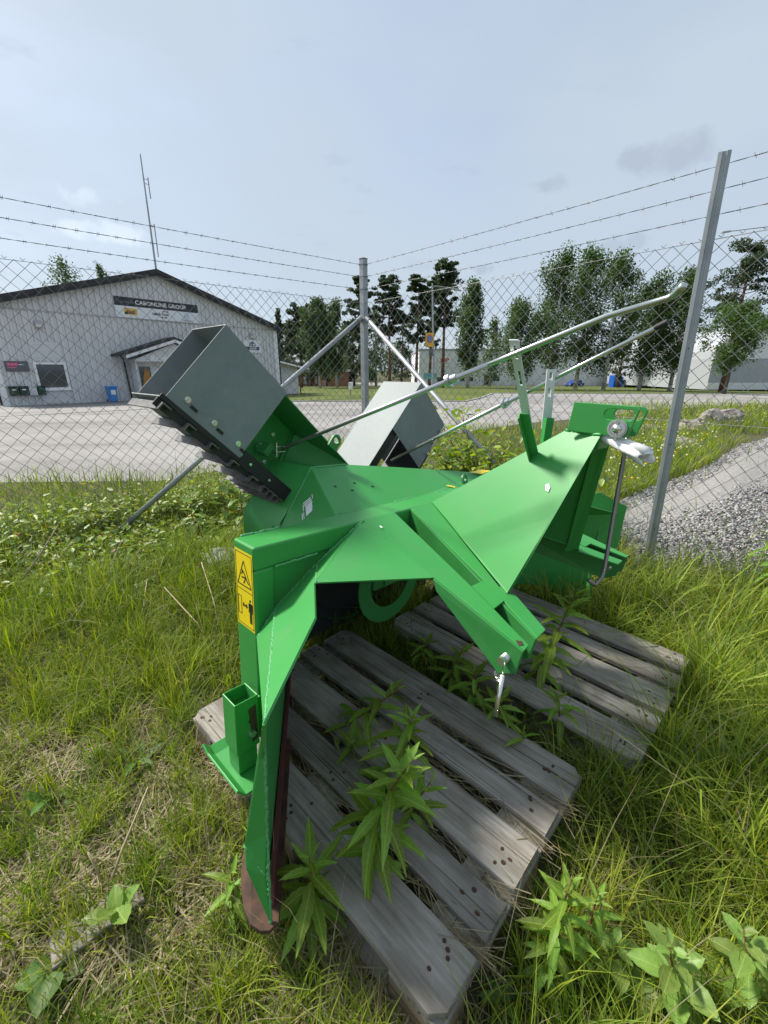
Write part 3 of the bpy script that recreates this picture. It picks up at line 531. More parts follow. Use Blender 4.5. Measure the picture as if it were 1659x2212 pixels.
# brick houses
def brick_house(u0, u1, vt, vb, y, lab, feats):
    h = thing('brick_house', lab, 'building', (hx((u0 + u1) / 2, y), y, hz(vb, y))); mb = MB(); mb.bx(hx(u0, y), hx(u1, y), y, y + 9, hz(vb, y) - 1, hz(vt, y)); build('wall', mb, 'brick', h, True)
    mb = MB(); mb.bx(hx(u0, y) - .4, hx(u1, y) + .4, y - .5, y + 9.5, hz(vt, y), hz(vt, y) + .5); build('roof', mb, 'trim_white', h, True)
    for a, b, c, d, nm, m_ in feats: mb = MB(); mb.bx(hx(a, y), hx(b, y), y - .08, y + .05, hz(d, y), hz(c, y)); build(nm, mb, m_, h, True)
    return h
brick_house(640, 688, 805, 829, 96, 'red brick house with white doorway and dark red door', ((655, 661, 812, 829, 'door_frame', 'trim_white'), (672, 678, 814, 829, 'door', 'sign_red'), (679, 684, 812, 829, 'door_frame', 'trim_white'), (645, 652, 812, 818, 'window', 'glass')))
brick_house(706, 752, 803, 829, 92, 'red brick house with flat pale roof edge behind birch trunks', ((712, 716, 812, 820, 'window', 'glass'), (730, 738, 812, 820, 'window', 'glass')))
h = thing('dark_house', 'dark low-roofed house behind the birches', 'building', (hx(690, 112), 112, -2.2)); mb = MB(); mb.bx(hx(640, 112), hx(760, 112), 112, 120, -2.6, hz(800, 112)); build('wall', mb, 'hall_grey', h, True)
mb = MB(); mb.prism([(hx(630, 112), 111, hz(800, 112)), (hx(770, 112), 111, hz(800, 112)), (hx(750, 112), 111, hz(783, 112)), (hx(650, 112), 111, hz(783, 112))], (0, 10, 0)); build('roof', mb, 'roof_black', h, True)
# lamp mast with parking sign, second lamp, teal sign
def lamp_mast(u, v_base, v_top, arm_u, arm_v, lab):
    b = gnd(u, v_base); y = b[1]; t_ = thing('lamp_mast', lab, 'street lamp', b); tp = far(u, v_top, y); am = far(arm_u, arm_v, y)
    mb = MB(); mb.tube([b - (0, 0, .1), b + (0, 0, 3.2), tp], [.14, .11, .07], 10); build('pole', mb, 'zinc_post', t_, True)
    mb = MB(); mb.tube([tp - (0, 0, .25), (tp * .7 + am * .3) + (0, 0, -.1), am], .04, 8); build('arm', mb, 'zinc_post', t_, True)
    e = (am - tp); e = e / np.linalg.norm(e); mb = MB(); mb.box(am + e * .3, (.9, .3, .14), (e, (0, 1, 0), np.cross(e, (0, 1, 0)))); build('lamp_head', mb, 'hall_grey', t_, True, bevel=.04); return b
lb = lamp_mast(934, 850, 612, 980, 624, 'tall galvanised lamp mast carrying a parking sign beside the pines')
y = lb[1] - .2
sg = thing('parking_sign', 'yellow and blue no-parking sign fixed to the lamp mast', 'sign', (hx(926, y), y, hz(748, y)))
mb = MB(); mb.prism([(hx(917, y), y, hz(747, y)), (hx(934, y), y, hz(750, y)), (hx(934, y), y, hz(719, y)), (hx(917, y), y, hz(719, y))], (0, .03, 0)); build('panel', mb, 'sign_amber', sg, True)
c = np.array([hx(926, y), y - .02, hz(732, y)])
mb = MB(); mb.prism([c + (.30 * math.cos(a), 0, .40 * math.sin(a)) for a in np.linspace(0, 2 * math.pi, 25)[:-1]], (0, .01, 0)); build('red_disc', mb, 'sign_red', sg, True)
mb = MB(); mb.prism([c + (.24 * math.cos(a), -.006, .33 * math.sin(a)) for a in np.linspace(0, 2 * math.pi, 25)[:-1]], (0, .005, 0)); build('blue_disc', mb, 'sign_blue', sg, True)
mb = MB(); mb.prism([c + q for q in ((-.2, -.012, .22), (-.15, -.012, .25), (.2, -.012, -.22), (.15, -.012, -.25))], (0, .004, 0)); build('red_bar', mb, 'sign_red', sg, True)
mb = MB(); mb.bx(hx(925, y), hx(934, y), y, y + .02, hz(769, y), hz(754, y)); build('plate', mb, 'sign_grey', sg, True)
y = 62.; sg = thing('direction_sign', 'teal direction sign on posts in front of the pines', 'sign', (hx(930, y), y, gz(hx(930, y), y)))
mb = MB(); mb.bx(hx(915, y), hx(945, y), y, y + .06, hz(819, y), hz(806, y)); build('panel', mb, 'sign_teal', sg, True)
text_mesh('lettering', 'SERVICE', .44, 'sign_blue', sg, (hx(917.5, y), y - .01, hz(813.5, y)), (1, 0, 0), (0, 0, 1), world=True, bold=.015)
for u in (920, 940): mb = MB(); mb.bx(hx(u, y) - .04, hx(u, y) + .04, y + .065, y + .12, gz(hx(u, y), y) - .3, hz(806, y)); build('post', mb, 'zinc_post', sg, True)
lamp_mast(1725, 856, 478, 1575, 500, 'lamp mast whose arm reaches in over the leafy tree')
# utility cabinet
p = gnd(757, 862); cb = thing('utility_cabinet', 'white utility cabinet on a post on the lawn', 'cabinet', p); y = p[1]
mb = MB(); mb.bx(hx(752, y), hx(761, y), y, y + .25, hz(841, y), hz(826, y)); build('box', mb, 'white', cb, True, bevel=.03); mb = MB(); mb.bx(hx(756, y) - .03, hx(756, y) + .03, y + .1, y + .16, p[2] - .1, hz(841, y)); build('post', mb, 'zinc_post', cb, True)
# cars
def car(p, yaw, paint_, lab, L_=4.3, Hh=1.5, suv=False):
    t_ = thing('parked_car', lab, 'car', p, yaw, 'cars parked by the factory hall'); w = .86
    sh = Hh * .60; prof = [(-L_ / 2, .35), (-L_ / 2 + .05, sh), (-L_ / 2 + (.15 if suv else .75), sh + .03), (-L_ / 2 + .95, Hh), (L_ * .12, Hh), (L_ * .28, sh + .04), (L_ / 2 - .1, sh - .12), (L_ / 2, .4), (L_ / 2 - .1, .28), (-L_ / 2 + .1, .28)]
    mb = MB(); mb.prism([(x, -w, z) for x, z in prof], (0, 2 * w, 0)); build('body', mb, paint_, t_, bevel=.07, seg=3)
    for s_ in (-1, 1):
        mb = MB(); mb.prism([(-L_ / 2 + (.45 if suv else .85), s_ * (w + .004), sh + .04), (-L_ / 2 + 1.05, s_ * (w + .004), Hh - .1), (L_ * .11, s_ * (w + .004), Hh - .1), (L_ * .25, s_ * (w + .004), sh + .06)], (0, s_ * .006, 0)); build('side_window', mb, 'glass', t_)
        for x in (-L_ * .32, L_ * .31):
            mb = MB(); mb.cyl((x, s_ * (w - .16), .32), (x, s_ * (w + .02), .32), .32, 18); wh = build('wheel', mb, 'tyre', t_); mb = MB(); mb.cyl((x, s_ * (w + .005), .32), (x, s_ * (w + .03), .32), .19, 14); build('rim', mb, 'zinc_post', wh)
        mb = MB(); mb.bx(-L_ / 2 - .01, -L_ / 2 + .06, s_ * .78 - .1, s_ * .78 + .1, sh - .22, sh - .04); build('tail_light', mb, 'lamp_red', t_)
        mb = MB(); mb.bx(L_ / 2 - .14, L_ / 2 + .0, s_ * .66 - .14, s_ * .66 + .14, sh - .3, sh - .16); build('headlight', mb, 'lamp_glass', t_)
    mb = MB(); mb.prism([(-L_ / 2 + (.28 if suv else .78), -.7, sh + .05), (-L_ / 2 + (.28 if suv else .78), .7, sh + .05), (-L_ / 2 + .92, .62, Hh - .08), (-L_ / 2 + .92, -.62, Hh - .08)], (-.05, 0, .05)); build('rear_window', mb, 'glass', t_)
    return t_
p = gnd(1240, 836); car(p, R(205), 'car_blue', 'small blue hatchback parked beside the pale hall')
p = gnd(1440, 836); car(p, R(60), 'car_grey', 'grey estate car parked in front of the dark gateway', 4.6, 1.65, True)
p = gnd(1497, 837); car(p, R(40), 'car_red', 'dark red car parked behind the galvanised post', 4.4, 1.5)
p = gnd(1329, 837); t_ = thing('container_bin', 'bright blue container bin by the pale hall', 'container', p, R(10)); mb = MB(); mb.prism([(-1.2, -.8, 0), (1.2, -.8, 0), (1.05, -.8, 2.2), (-.3, -.8, 2.6), (-1.2, -.8, 2.6)], (0, 1.7, 0)); build('body', mb, 'box_blue', t_, bevel=.05); mb = MB(); mb.bx(-1.1, -.4, -.82, -.79, 1.9, 2.3); build('notice', mb, 'sign_blue', t_)
p = gnd(1127, 836); t_ = thing('container_bin', 'green wheeled container in front of the hall', 'container', p); mb = MB(); mb.prism([(-.6, -.5, .15), (.6, -.5, .15), (.7, -.5, 1.2), (-.7, -.5, 1.2)], (0, 1, 0)); build('body', mb, 'bin_green', t_, bevel=.05); mb = MB(); mb.box((0, 0, 1.28), (1.45, 1.05, .14)); build('lid', mb, 'bin_green', t_, bevel=.05)
for s_ in (-.45, .45): mb = MB(); mb.cyl((s_, -.3, .1), (s_ + .1, -.3, .1), .1, 10); build('wheel', mb, 'tyre', t_)

# ------------------------------------------------------------------ trees
lq = np.array([(-.5, -.32, 0), (.5, -.22, .05), (.45, .3, 0), (-.4, .34, -.04)], float); lqf = np.array([(0, 1, 2, 3)])
def leaf_cloud(centres, radii, n, size, cols, droop=0., flat=1.):
    ci = NR.integers(0, len(centres), n); d = NR.normal(0, 1, (n, 3)); d /= np.linalg.norm(d, axis=1)[:, None]; rr = NR.random(n) ** .45
    P = centres[ci] + d * (radii[ci] * rr)[:, None] * np.array([1, 1, flat]); P[:, 2] -= droop * NR.random(n) ** 2
    M = rots(NR.uniform(0, 6.28, n), NR.uniform(-1.2, 1.2, n), NR.uniform(-1.2, 1.2, n), size * NR.uniform(.6, 1.4, n))
    c = cols[NR.integers(0, len(cols), n)] * NR.uniform(.75, 1.3, (n, 1)); return P, M, c
PINE = np.array([(.030, .058, .022), (.045, .075, .028), (.062, .088, .034)]); BIRCH = np.array([(.065, .115, .028), (.085, .140, .035), (.050, .092, .024)]); MAPLE = np.array([(.055, .11, .025), (.085, .145, .035)])
def tree(kind, u, v_top, y, w_px, lab, group=None, trunk_u=None, n=None, crown0=None):
    x = hx(u, y); bz_ = gz(x, y); zt = hz(v_top, y); H = zt - bz_; rad = w_px / 2 * y / FPX * 1.12
    nm = {'pine': 'pine_tree', 'birch': 'birch_tree', 'maple': 'leafy_tree', 'spruce': 'spruce_tree'}[kind]
    t_ = thing(nm, lab, 'tree', (x, y, bz_), 0, group)
    lean = RND.uniform(-.02, .02) * H; r0 = H * .0125 + .05
    tk = MB(); path = [(0, 0, -.2), (lean * .3, 0, H * .35), (lean * .7, 0, H * .7), (lean, 0, H * .98)]; tk.tube(path, [r0 * 1.2, r0 * .85, r0 * .55, r0 * .1], 8)
    C = []; RR = []
    c0 = crown0 if crown0 is not None else {'pine': .42, 'birch': .22, 'maple': .22, 'spruce': .08}[kind]
    nl = {'pine': 42, 'birch': 30, 'maple': 22, 'spruce': 40}[kind]
    for i in range(nl):
        f = c0 + (1 - c0) * (i + RND.random()) / nl; z = f * H; az = RND.uniform(0, 6.28); q = (f - c0) / (1 - c0)
        env = {'pine': (.55 + .75 * math.sin(math.pi * min(q * .9 + .12, 1))) * .8, 'birch': math.sin(math.pi * (q * .82 + .16)) * 1.02, 'maple': math.sin(math.pi * (q * .86 + .12)), 'spruce': 1 - q * .93}[kind]
        ln = rad * env * RND.uniform(.35, 1.25); b = np.array([lean * f, 0, z]); e = b + np.array([math.cos(az) * ln, math.sin(az) * ln, ln * {'pine': .12, 'birch': .35, 'maple': .4, 'spruce': -.18}[kind]])
        tk.tube([b, (b + e) / 2 + (0, 0, .05 * ln), e], [r0 * .28 * (1 - .6 * q), r0 * .18 * (1 - .6 * q), .012], 5)
        for k in range(3): C.append(b + (e - b) * (.45 + .28 * k) + NR.normal(0, .10 * rad, 3)); RR.append(rad * {'pine': .25, 'birch': .36, 'maple': .36, 'spruce': .24}[kind] * RND.uniform(.6, 1.15))
    C.append(np.array([lean, 0, H * .97])); RR.append(rad * .2)
    C = np.array(C); RR = np.array(RR); n = n or {'pine': 12000, 'birch': 11000, 'maple': 11000, 'spruce': 6000}[kind]
    sz = y / FPX * 3.2
    P, M, c = leaf_cloud(C, RR, n, sz, {'pine': PINE, 'birch': BIRCH, 'maple': MAPLE, 'spruce': PINE}[kind], droop={'birch': .11 * H, 'pine': 0, 'maple': .3, 'spruce': .3}[kind], flat={'pine': .5, 'birch': 1.1, 'maple': .8, 'spruce': .45}[kind])
    V, F, c = scatter(lq, lqf, P, M, c); np_mesh('crown', V, F, 'foliage', c, t_)
    build('trunk', tk, {'pine': 'bark_pine', 'birch': 'bark_birch', 'maple': 'bark_grey', 'spruce': 'bark_grey'}[kind], t_, smooth=True)
    return t_
LG = 'trees behind the corner of the fence'
for k, u, v, y, w, lab in (
    ('spruce', 607, 668, 62, 26, 'slim pointed spruce right at the corner of the grey building'),
    ('pine', 650, 664, 76, 66, 'dark pine second from the grey building'),
    ('birch', 690, 647, 72, 62, 'tall birch with white trunk in front of the brick houses'),
    ('birch', 727, 658, 78, 60, 'birch between the tall birch and the corner post'),
    ('pine', 783, 600, 80, 52, 'pine standing right behind the fence corner post'),
    ('pine', 842, 599, 82, 56, 'slender pine with gaps in its crown just past the corner post'),
    ('pine', 899, 596, 78, 52, 'bushy pine next to the lamp mast'),
    ('pine', 957, 567, 80, 62, 'tallest pine with long bare reddish trunk behind the lamp mast'),
    ('pine', 928, 608, 90, 44, 'darker pine half hidden behind the lamp mast'),
    ('birch', 1012, 606, 72, 64, 'birch with hanging branches in front of the pale hall'),
    ('birch', 1188, 545, 66, 92, 'tall birch leftmost of the big group before the hall'),
    ('birch', 1248, 536, 68, 104, 'tallest birch of the big group before the hall'),
    ('birch', 1310, 549, 64, 100, 'wide birch in the middle of the big group'),
    ('birch', 1120, 655, 62, 92, 'low spreading birch before the pale hall behind the control levers'),
    ('birch', 1388, 604, 66, 96, 'birch above the blue container bin'),
    ('birch', 1455, 592, 64, 100, 'dense birch behind the lever ends'),
    ('pine', 1568, 527, 58, 104, 'big pine behind the galvanised post with open crown'),
    ('maple', 1577, 668, 52, 122, 'round leafy tree in front of the arched hall')):
    tree(k, u, v, y, w, lab, LG if u < 800 else None, crown0=.35 if (k == 'maple') else (.5 if u in (957, 842) else None))
for u, v, y, w, lab in ((180, 559, 44, 66, 'birch top showing above the roof left of the antenna'), (253, 569, 48, 36, 'small birch top above the roof beside the antenna')): tree('birch', u, v, y + 6, w, lab, n=2600, crown0=.45)
for i in range(9):
    u = (622, 668, 705, 745, 765, 812, 868, 1060, 1340)[i]; tree(('pine', 'birch')[i % 2], u, (702, 706, 690, 700, 690, 668, 680, 690, 655)[i], 98 - (i % 3) * 3, 50, ('thin pine behind the low shed roof', 'dark birch behind the left brick house', 'pine rising behind the gap between the brick houses', 'birch behind the right brick house', 'pine just left of the fence corner post', 'birch filling the gap right of the corner post', 'pine half hidden by the bushy pine', 'birch in front of the middle of the pale hall', 'pine behind the wide birch before the hall')[i], 'dark stand behind the houses' if u < 790 else 'second row of trees', n=2600, crown0=.1)
# far-off wood closing the view
P = []; 
cx = NR.uniform(-230, 260, 420); C = np.stack([cx, NR.uniform(150, 190, 420), NR.uniform(-1, 8, 420)], 1); P, M, c = leaf_cloud(C, NR.uniform(3, 6, 420), 26000, 1.0, PINE * .9 + np.array([.01, .012, .012])); V, F, c = scatter(lq, lqf, P, M, c); np_mesh('distant_wood', V, F, 'foliage', c, kind='stuff')

# ------------------------------------------------------------------ fence
FCN = np.array([-.23, 5.3, 0.])
def zig(p0, d, length, ztop, zbot, h=.049, rr=.0021):
    d = d / np.linalg.norm(d); n_ = np.array([-d[1], d[0], 0]); V = []; F = []; nw = int(length / h); nz = int((ztop - zbot) / h); off = 0
    sq = [np.array((math.cos(a), math.sin(a))) for a in (.78, 2.36, 3.93, 5.5)]
    for k in range(nw):
        for j in range(nz + 1):
            s_ = k * h + (h if (j + k) % 2 else 0); dep = .0022 if (j + k) % 2 else -.0022; c = p0 + d * s_ + n_ * dep; z = ztop - j * h
            bul = .012 * math.sin(s_ * 2.1) * math.sin(z * 1.7); c = c + n_ * bul
            for q in sq: V.append((c[0] + d[0] * q[0] * rr * 1.3 + n_[0] * q[1] * rr, c[1] + d[1] * q[0] * rr * 1.3 + n_[1] * q[1] * rr, z + q[0] * 0))
        for j in range(nz):
            a = off + j * 4
            for q in range(4): F.append((a + q, a + (q + 1) % 4, a + 4 + (q + 1) % 4, a + 4 + q))
        off = len(V)
    return np.array(V), np.array(F)
def barb_wire(parent, a, b, sag=.02, sp=.13):
    a = np.array(a, float); b = np.array(b, float); ln = np.linalg.norm(b - a); d = (b - a) / ln; n_ = np.cross(d, (0, 0, 1)); mb = MB(); K = int(ln / .03)
    for ph in (0, math.pi): mb.tube([a + (b - a) * (i / K) + (0, 0, -sag * math.sin(math.pi * i / K)) + (n_ * math.cos(i * 1.1 + ph) + np.array([0, 0, 1]) * math.sin(i * 1.1 + ph)) * .0016 for i in range(K + 1)], .0013, 4)
    w = build('barbed_wire', mb, 'zinc_wire', parent, True); mb = MB(); s_ = RND.uniform(.03, .1)
    while s_ < ln - .03:
        c = a + d * s_ + (0, 0, -sag * math.sin(math.pi * s_ / ln)); 
        for k in range(2):
            ang = RND.uniform(0, 3.14); e = (n_ * math.cos(ang) + np.array([0, 0, 1]) * math.sin(ang)); c2 = c + d * .006 * (k * 2 - 1); mb.tube([c2 - e * .016 + d * .004, c2, c2 + e * .016 - d * .004], .0012, 4)
        mb.tube([c - d * .009, c + d * .009], .0034, 6); s_ += sp * RND.uniform(.9, 1.1)
    q = build('barb', mb, 'zinc_wire', w, False, kind='stuff'); q.data.transform(WM[parent.name].inverted())
RUNS = (('l', np.array([-2.26, -1.91, 0]), 4.9, 'chain-link fence run with barbed wire in front of the asphalt yard'), ('r', np.array([2.18, -2.49, 0]), 5.2, 'chain-link fence run with barbed wire in front of the gravel'))
for key, d, ln, lab in RUNS:
    d = d / np.linalg.norm(d); f_ = thing('chain_link_fence', lab, 'fence', FCN + d * ln * .5); st = FCN + d * .03
    V, F = zig(st, d, ln - .03, 2.15, .02); inv_ = np.array(FCN + d * ln * .5); np_mesh('wire_mesh', V - np.array([inv_[0], inv_[1], 0]), F, 'zinc_wire', parent=f_, kind='stuff')
    # twisted ends above the top wire
    mb = MB(); k = 0
    while k * .098 < ln - .1:
        c = st + d * (k * .098 + .049 * (1 if True else 0)) + (0, 0, 2.15); mb.tube([c, c + d * .012 + (0, 0, .016)], .0016, 4); mb.tube([c, c - d * .014 + (0, 0, .012)], .0016, 4); k += 1
    build('knuckle', mb, 'zinc_wire', f_, True, kind='stuff')
    for z in (2.145, 1.1, .06): mb = MB(); mb.tube([FCN + (0, 0, z), FCN + d * ln + (0, 0, z)], .002, 5); build('line_wire', mb, 'zinc_wire', f_, True)
    for z in (2.53, 2.41, 2.285): barb_wire(f_, FCN + d * .03 + (0, 0, z), FCN + d * ln + (0, 0, z), .015)
# posts and braces
cpost = thing('fence_post', 'galvanised corner post where the two fence runs meet', 'fence post', FCN)
mb = MB(); pd = np.array([.66, .75, 0]); pd /= np.linalg.norm(pd); pn = np.array([-pd[1], pd[0], 0]); mb.box(FCN + (0, 0, 1.2), (.068, .068, 2.78), (pd, pn, (0, 0, 1))); build('tube', mb, 'zinc_post', cpost, True, bevel=.006)
mb = MB(); mb.box(FCN + (0, 0, 2.593), (.074, .074, .006), (pd, pn, (0, 0, 1))); build('cap', mb, 'zinc_post', cpost, True)
for z in (2.53, 2.41, 2.285): mb = MB(); mb.ring(FCN + (0, 0, z), .047, .051, .006, ((1, 0, 0), (0, 1, 0), (0, 0, 1)), 16); build('tie', mb, 'zinc_wire', cpost, True)
for key, foot, lab in (('l', np.array([-2.49, 3.39, -.05]), 'galvanised brace slanting from the corner post into the weeds'), ('r', np.array([1.60, 3.21, -.05]), 'galvanised brace slanting from the corner post into the sapling')):
    d = foot - FCN; d[2] = 0; d /= np.linalg.norm(d); tp = FCN + d * .05 + (0, 0, 1.985); b = thing('fence_brace', lab, 'brace', foot)
    mb = MB(); mb.tube([tp, foot], .024, 14); build('tube', mb, 'zinc_post', b, True, smooth=True)
    e = (foot - tp); e /= np.linalg.norm(e); mb = MB(); mb.tube([tp - e * .01, tp + e * .055], .0285, 14); build('collar', mb, 'zinc_post', b, True)
    mb = MB(); mb.tube([tp + e * .02, FCN + (0, 0, 2.02)], .008, 8); build('bolt', mb, 'zinc_bright', b, True)
def open_post(p, lab, lean=(0, 0), h=2.57, yaw=.0):
    t_ = thing('fence_post', lab, 'fence post', p); mb = MB(); top = np.array(p) + (lean[0], lean[1], h); a = np.array([math.cos(yaw), math.sin(yaw), 0]); n_ = np.array([-a[1], a[0], 0])
    # rolled open profile: front face with a shallow groove and two lips
    prof = [(-.030, .030), (-.030, -.024), (-.011, -.028), (-.008, -.022), (.008, -.022), (.011, -.028), (.030, -.024), (.030, .030)]
    inner = [(x * .88, yq + .003) for x, yq in reversed(prof)]
    base = np.array(p) - (0, 0, .3); mb.prism([base + a * x + n_ * yq for x, yq in prof + inner], top - base); build('profile', mb, 'zinc_post', t_, True)
    for z in (.35, .95, 1.55): c = np.array(p) + (top - np.array(p)) * (z / h) - n_ * .0285; mb = MB(); mb.cyl(c, c - n_ * .0015, .004, 8); build('hole', mb, 'black', t_, True)
    return t_
open_post((1.95, 2.805, 0), 'galvanised open-profile fence post beside the green machine', (-.05, .05), 2.57, math.atan2(.75, .66) - 1.4)
pl_ = FCN + RUNS[0][1] / np.linalg.norm(RUNS[0][1]) * 4.9; open_post(pl_, 'galvanised fence post ending the yard-side fence run', yaw=-.7); pr_ = FCN + RUNS[1][1] / np.linalg.norm(RUNS[1][1]) * 5.2; open_post(pr_, 'galvanised fence post ending the gravel-side fence run', yaw=.8)

# ------------------------------------------------------------------ snow blower (local axes: w across, b away from the tractor side, z up)
mth, mph = .8183, .0687; MO = np.array([.7231, 1.3143, .6782])
mW = np.array([math.cos(mth) * math.cos(mph), math.sin(mth) * math.cos(mph), -math.sin(mph)]); mB = np.array([-math.sin(mth), math.cos(mth), 0]); mZ = np.cross(mW, mB)
def loc(P): d = np.asarray(P) - MO; return np.array([d @ mW, d @ mB, d @ mZ])
def wor(l): return MO + mW * l[0] + mB * l[1] + mZ * l[2]
def Wq(u, v, w): return loc(onp(u, v, MO + mW * w, mW))
def Bq(u, v, b): return loc(onp(u, v, MO + mB * b, mB))
def Zq(u, v, z): return loc(onp(u, v, MO + mZ * z, mZ))
def Pq(u, v, P, n): return loc(onp(u, v, wor(P), mW * n[0] + mB * n[1] + mZ * n[2]))
A = np.array
SB = thing('snow_blower', 'green tractor snow blower with two galvanised chutes standing on wooden pallets', 'snow blower', mtx=Matrix(((mW[0], mB[0], mZ[0], MO[0]), (mW[1], mB[1], mZ[1], MO[1]), (mW[2], mB[2], mZ[2], MO[2]), (0, 0, 0, 1))))
def pm(name, mb, mt='green_paint', par=None, **k): return build(name, mb, mt, par or SB, **k)
def both(name, mb, mt='green_paint', par=None, **k): a = pm(name, mb, mt, par, **k); b = pm(name, mb.mirror(), mt, par, **k); return a, b
bf = .684
# portal frame
mb = MB(); mb.bx(-.905, .905, bf, bf + .12, .108, .184); beam = pm('frame_beam', mb, bevel=.008, seg=3)
mb = MB(); mb.bx(-.905, -.835, bf, bf + .12, -.50, .1085); posts = both('frame_post', mb, bevel=.008, seg=3)
mb = MB(); mb.prism([(-.905, bf + .01, -.5), (-.835, bf + .01, -.5), (-.845, bf + .03, -.56), (-.87, bf + .03, -.56)], (0, .08, 0)); both('post_foot', mb)
# hood over the intake
P0, P2, P1, G0 = A([-.904, bf, -.112]), A([-.837, bf, -.04]), A([-.67, bf, .072]), A([-.458, bf, .184])
hd = A([-.61, -.79, .08]); hn = np.cross(P2 - P1, hd)
G1, G3, G4 = Pq(680, 1260, P1, hn), Pq(682, 1336, P1, hn), Pq(571, 1564, P1, hn)
T0 = A([-.517, .0, .0]); G2 = G0 + (T0 - G0) * .525
mb = MB(); mb.sheet([G0, G1, G2]); both('hood_top', mb, solid=.006)
mb = MB(); mb.sheet([G0, P1, G1]); both('hood_side', mb, solid=.005)
mb = MB(); mb.sheet([P1, P2, G4, G3, G1]); both('hood_corner', mb, solid=.006)
mb = MB(); mb.sheet([P0 + (0, -.002, 0), G4, P2 + (0, -.002, 0)]); both('hood_gusset', mb, solid=.005)
mb = MB(); mb.plate([(-.836, bf + .012, .109), (-.836, bf + .012, -.05), (-.66, bf + .012, .066), (-.58, bf + .012, .109)], .01); both('corner_web', mb)
def bead(a, b, r=.0045, n=26, par=None):
    a = A(a); b = A(b); n = max(6, int(np.linalg.norm(b - a) / .006)); mb = MB(); mb.tube([a + (b - a) * i / n + NR.normal(0, .0008, 3) for i in range(n + 1)], [r * RND.uniform(.75, 1.15) for i in range(n + 1)], 6); return mb
fo = A([-.003, -.007, .004])
for a, b in ((P0, P2), (P2, P1), (P1, G0), (P1 + (0, -.003, 0), G1), (P2, P2 + (G4 - P2) * .97), ((-.832, bf, .107), (-.67, bf, .107))): both('weld_bead', bead(a + fo, b + fo, .0042), 'weld', smooth=True)
# V-shaped wings with runners
wd = A([-.61, -.79, 0.]); wd /= np.linalg.norm(wd); wn = A([-.79, .61, 0.]); WT = A([-1.134, .290, -.60])       # along the wing, outward normal, front bottom
def wp(s, z, o=0.): q = WT - wd * s + wn * o; return A([q[0], q[1], z])
GF = G4.copy()
def wing(sgn):
    zb = -.585 if sgn < 0 else -.47; mb = MB(); q = A([0, 0, .003])
    mb.add([wp(1.05, zb), wp(.30, zb), wp(.012, -.585), wp(.012, -.15), wp(.98, -.15), G4 - q, P2 - q, A([-.845, bf + .06, .10]), A([-.58, 1.09, .09])], [(0, 1, 2, 3, 4), (4, 3, 5, 6), (4, 6, 7, 8)]); return mb if sgn < 0 else mb.mirror()
wl = pm('wing_plate', wing(-1), 'green_paint', solid=.008); wr = pm('wing_plate', wing(1), 'green_paint', solid=.008)
# front edge stiffener: bent flange growing downwards, then running to a point
fa_, fb_, fc_, fd_ = Zq(570, 1575, -.05), Zq(577, 1800, -.34), Zq(573, 1891, -.44), Zq(585, 1995, -.585)
o1, o2, o3 = Zq(560, 1606, -.09), Zq(528, 1825, -.38), Zq(531, 1873, -.43)
mb = MB(); mb.add([fa_, o1, o2, fb_, fc_, o3, fd_], [(0, 1, 2, 3), (3, 2, 5, 4), (4, 5, 6)]); both('wing_stiffener', mb, solid=.006, bevel=.003)
for a, b in ((fa_, fb_), (fb_, fd_), (o2, fc_)): both('weld_bead', bead(A(a), A(b), .0042), 'weld', smooth=True)
# mirrored wing extension seen on the far side
e0, e1, e2, e3 = A([1.119, .317, .144]), A([1.219, .187, .071]), A([1.215, .192, -.19]), A([1.12, .315, -.2]); e4 = A([.90, .60, .06])
mb = MB(); mb.sheet([e4, e0, e1, e2, e3]); pm('wing_extension', mb, solid=.006)
# runners: flat bar under the wing, curled up at the front
def runner():
    mb = MB(); out = [(1.0, .075), (.30, .075), (.11, .074), (.06, .067), (.01, .052), (-.025, .032), (-.044, .006), (-.046, -.014), (-.030, -.034), (.02, -.036), (1.0, -.036)]
    lift = lambda s_: .012 * max(0, .06 - s_) / .1; n = len(out); vs = [wp(s_, -.606 + lift(s_), o_) for s_, o_ in out] + [wp(s_, -.592 + lift(s_), o_) for s_, o_ in out]
    fs = [(i, (i + 1) % n, (i + 1) % n + n, i + n) for i in range(n)] + [tuple(range(n - 1, -1, -1)), tuple(range(n, 2 * n))]; return mb.add(vs, fs)
both('runner', runner(), 'rust', bevel=.002)
mb = MB(); mb.prism([wp(.0, -.60, -.02), wp(.95, -.60, -.02), wp(.95, -.53, -.02), wp(.02, -.53, -.02)], -wn * -.012); both('wear_strip', mb, 'red_primer')
# adjustable skid foot on the near side
fx = -.962; fb0 = .68
def skid():
    mb = MB(); c = [(-.036, -.036), (.036, -.036), (.036, .036), (-.036, .036)]
    return c
def sqtube(cx_, cy_, z0, z1, h, t, axes=None):
    mb = MB(); o_ = [(-h, -h), (h, -h), (h, h), (-h, h)]; i_ = [(x * (h - t) / h, y * (h - t) / h) for x, y in o_]
    vs = [(cx_ + x, cy_ + y, z) for z in (z0, z1) for x, y in o_ + i_]; fs = []
    for k in range(4):
        q = (k + 1) % 4; fs += [(k, q, 8 + q, 8 + k), (4 + q, 4 + k, 12 + k, 12 + q), (8 + k, 8 + q, 12 + q, 12 + k), (q, k, 4 + k, 4 + q)]
    return mb.add(vs, fs)
both('skid_sleeve', sqtube(fx, fb0 + .02, -.49, -.30, .040, .005), bevel=.004)
both('skid_tube', sqtube(fx, fb0 + .02, -.575, -.35, .033, .004), bevel=.003)
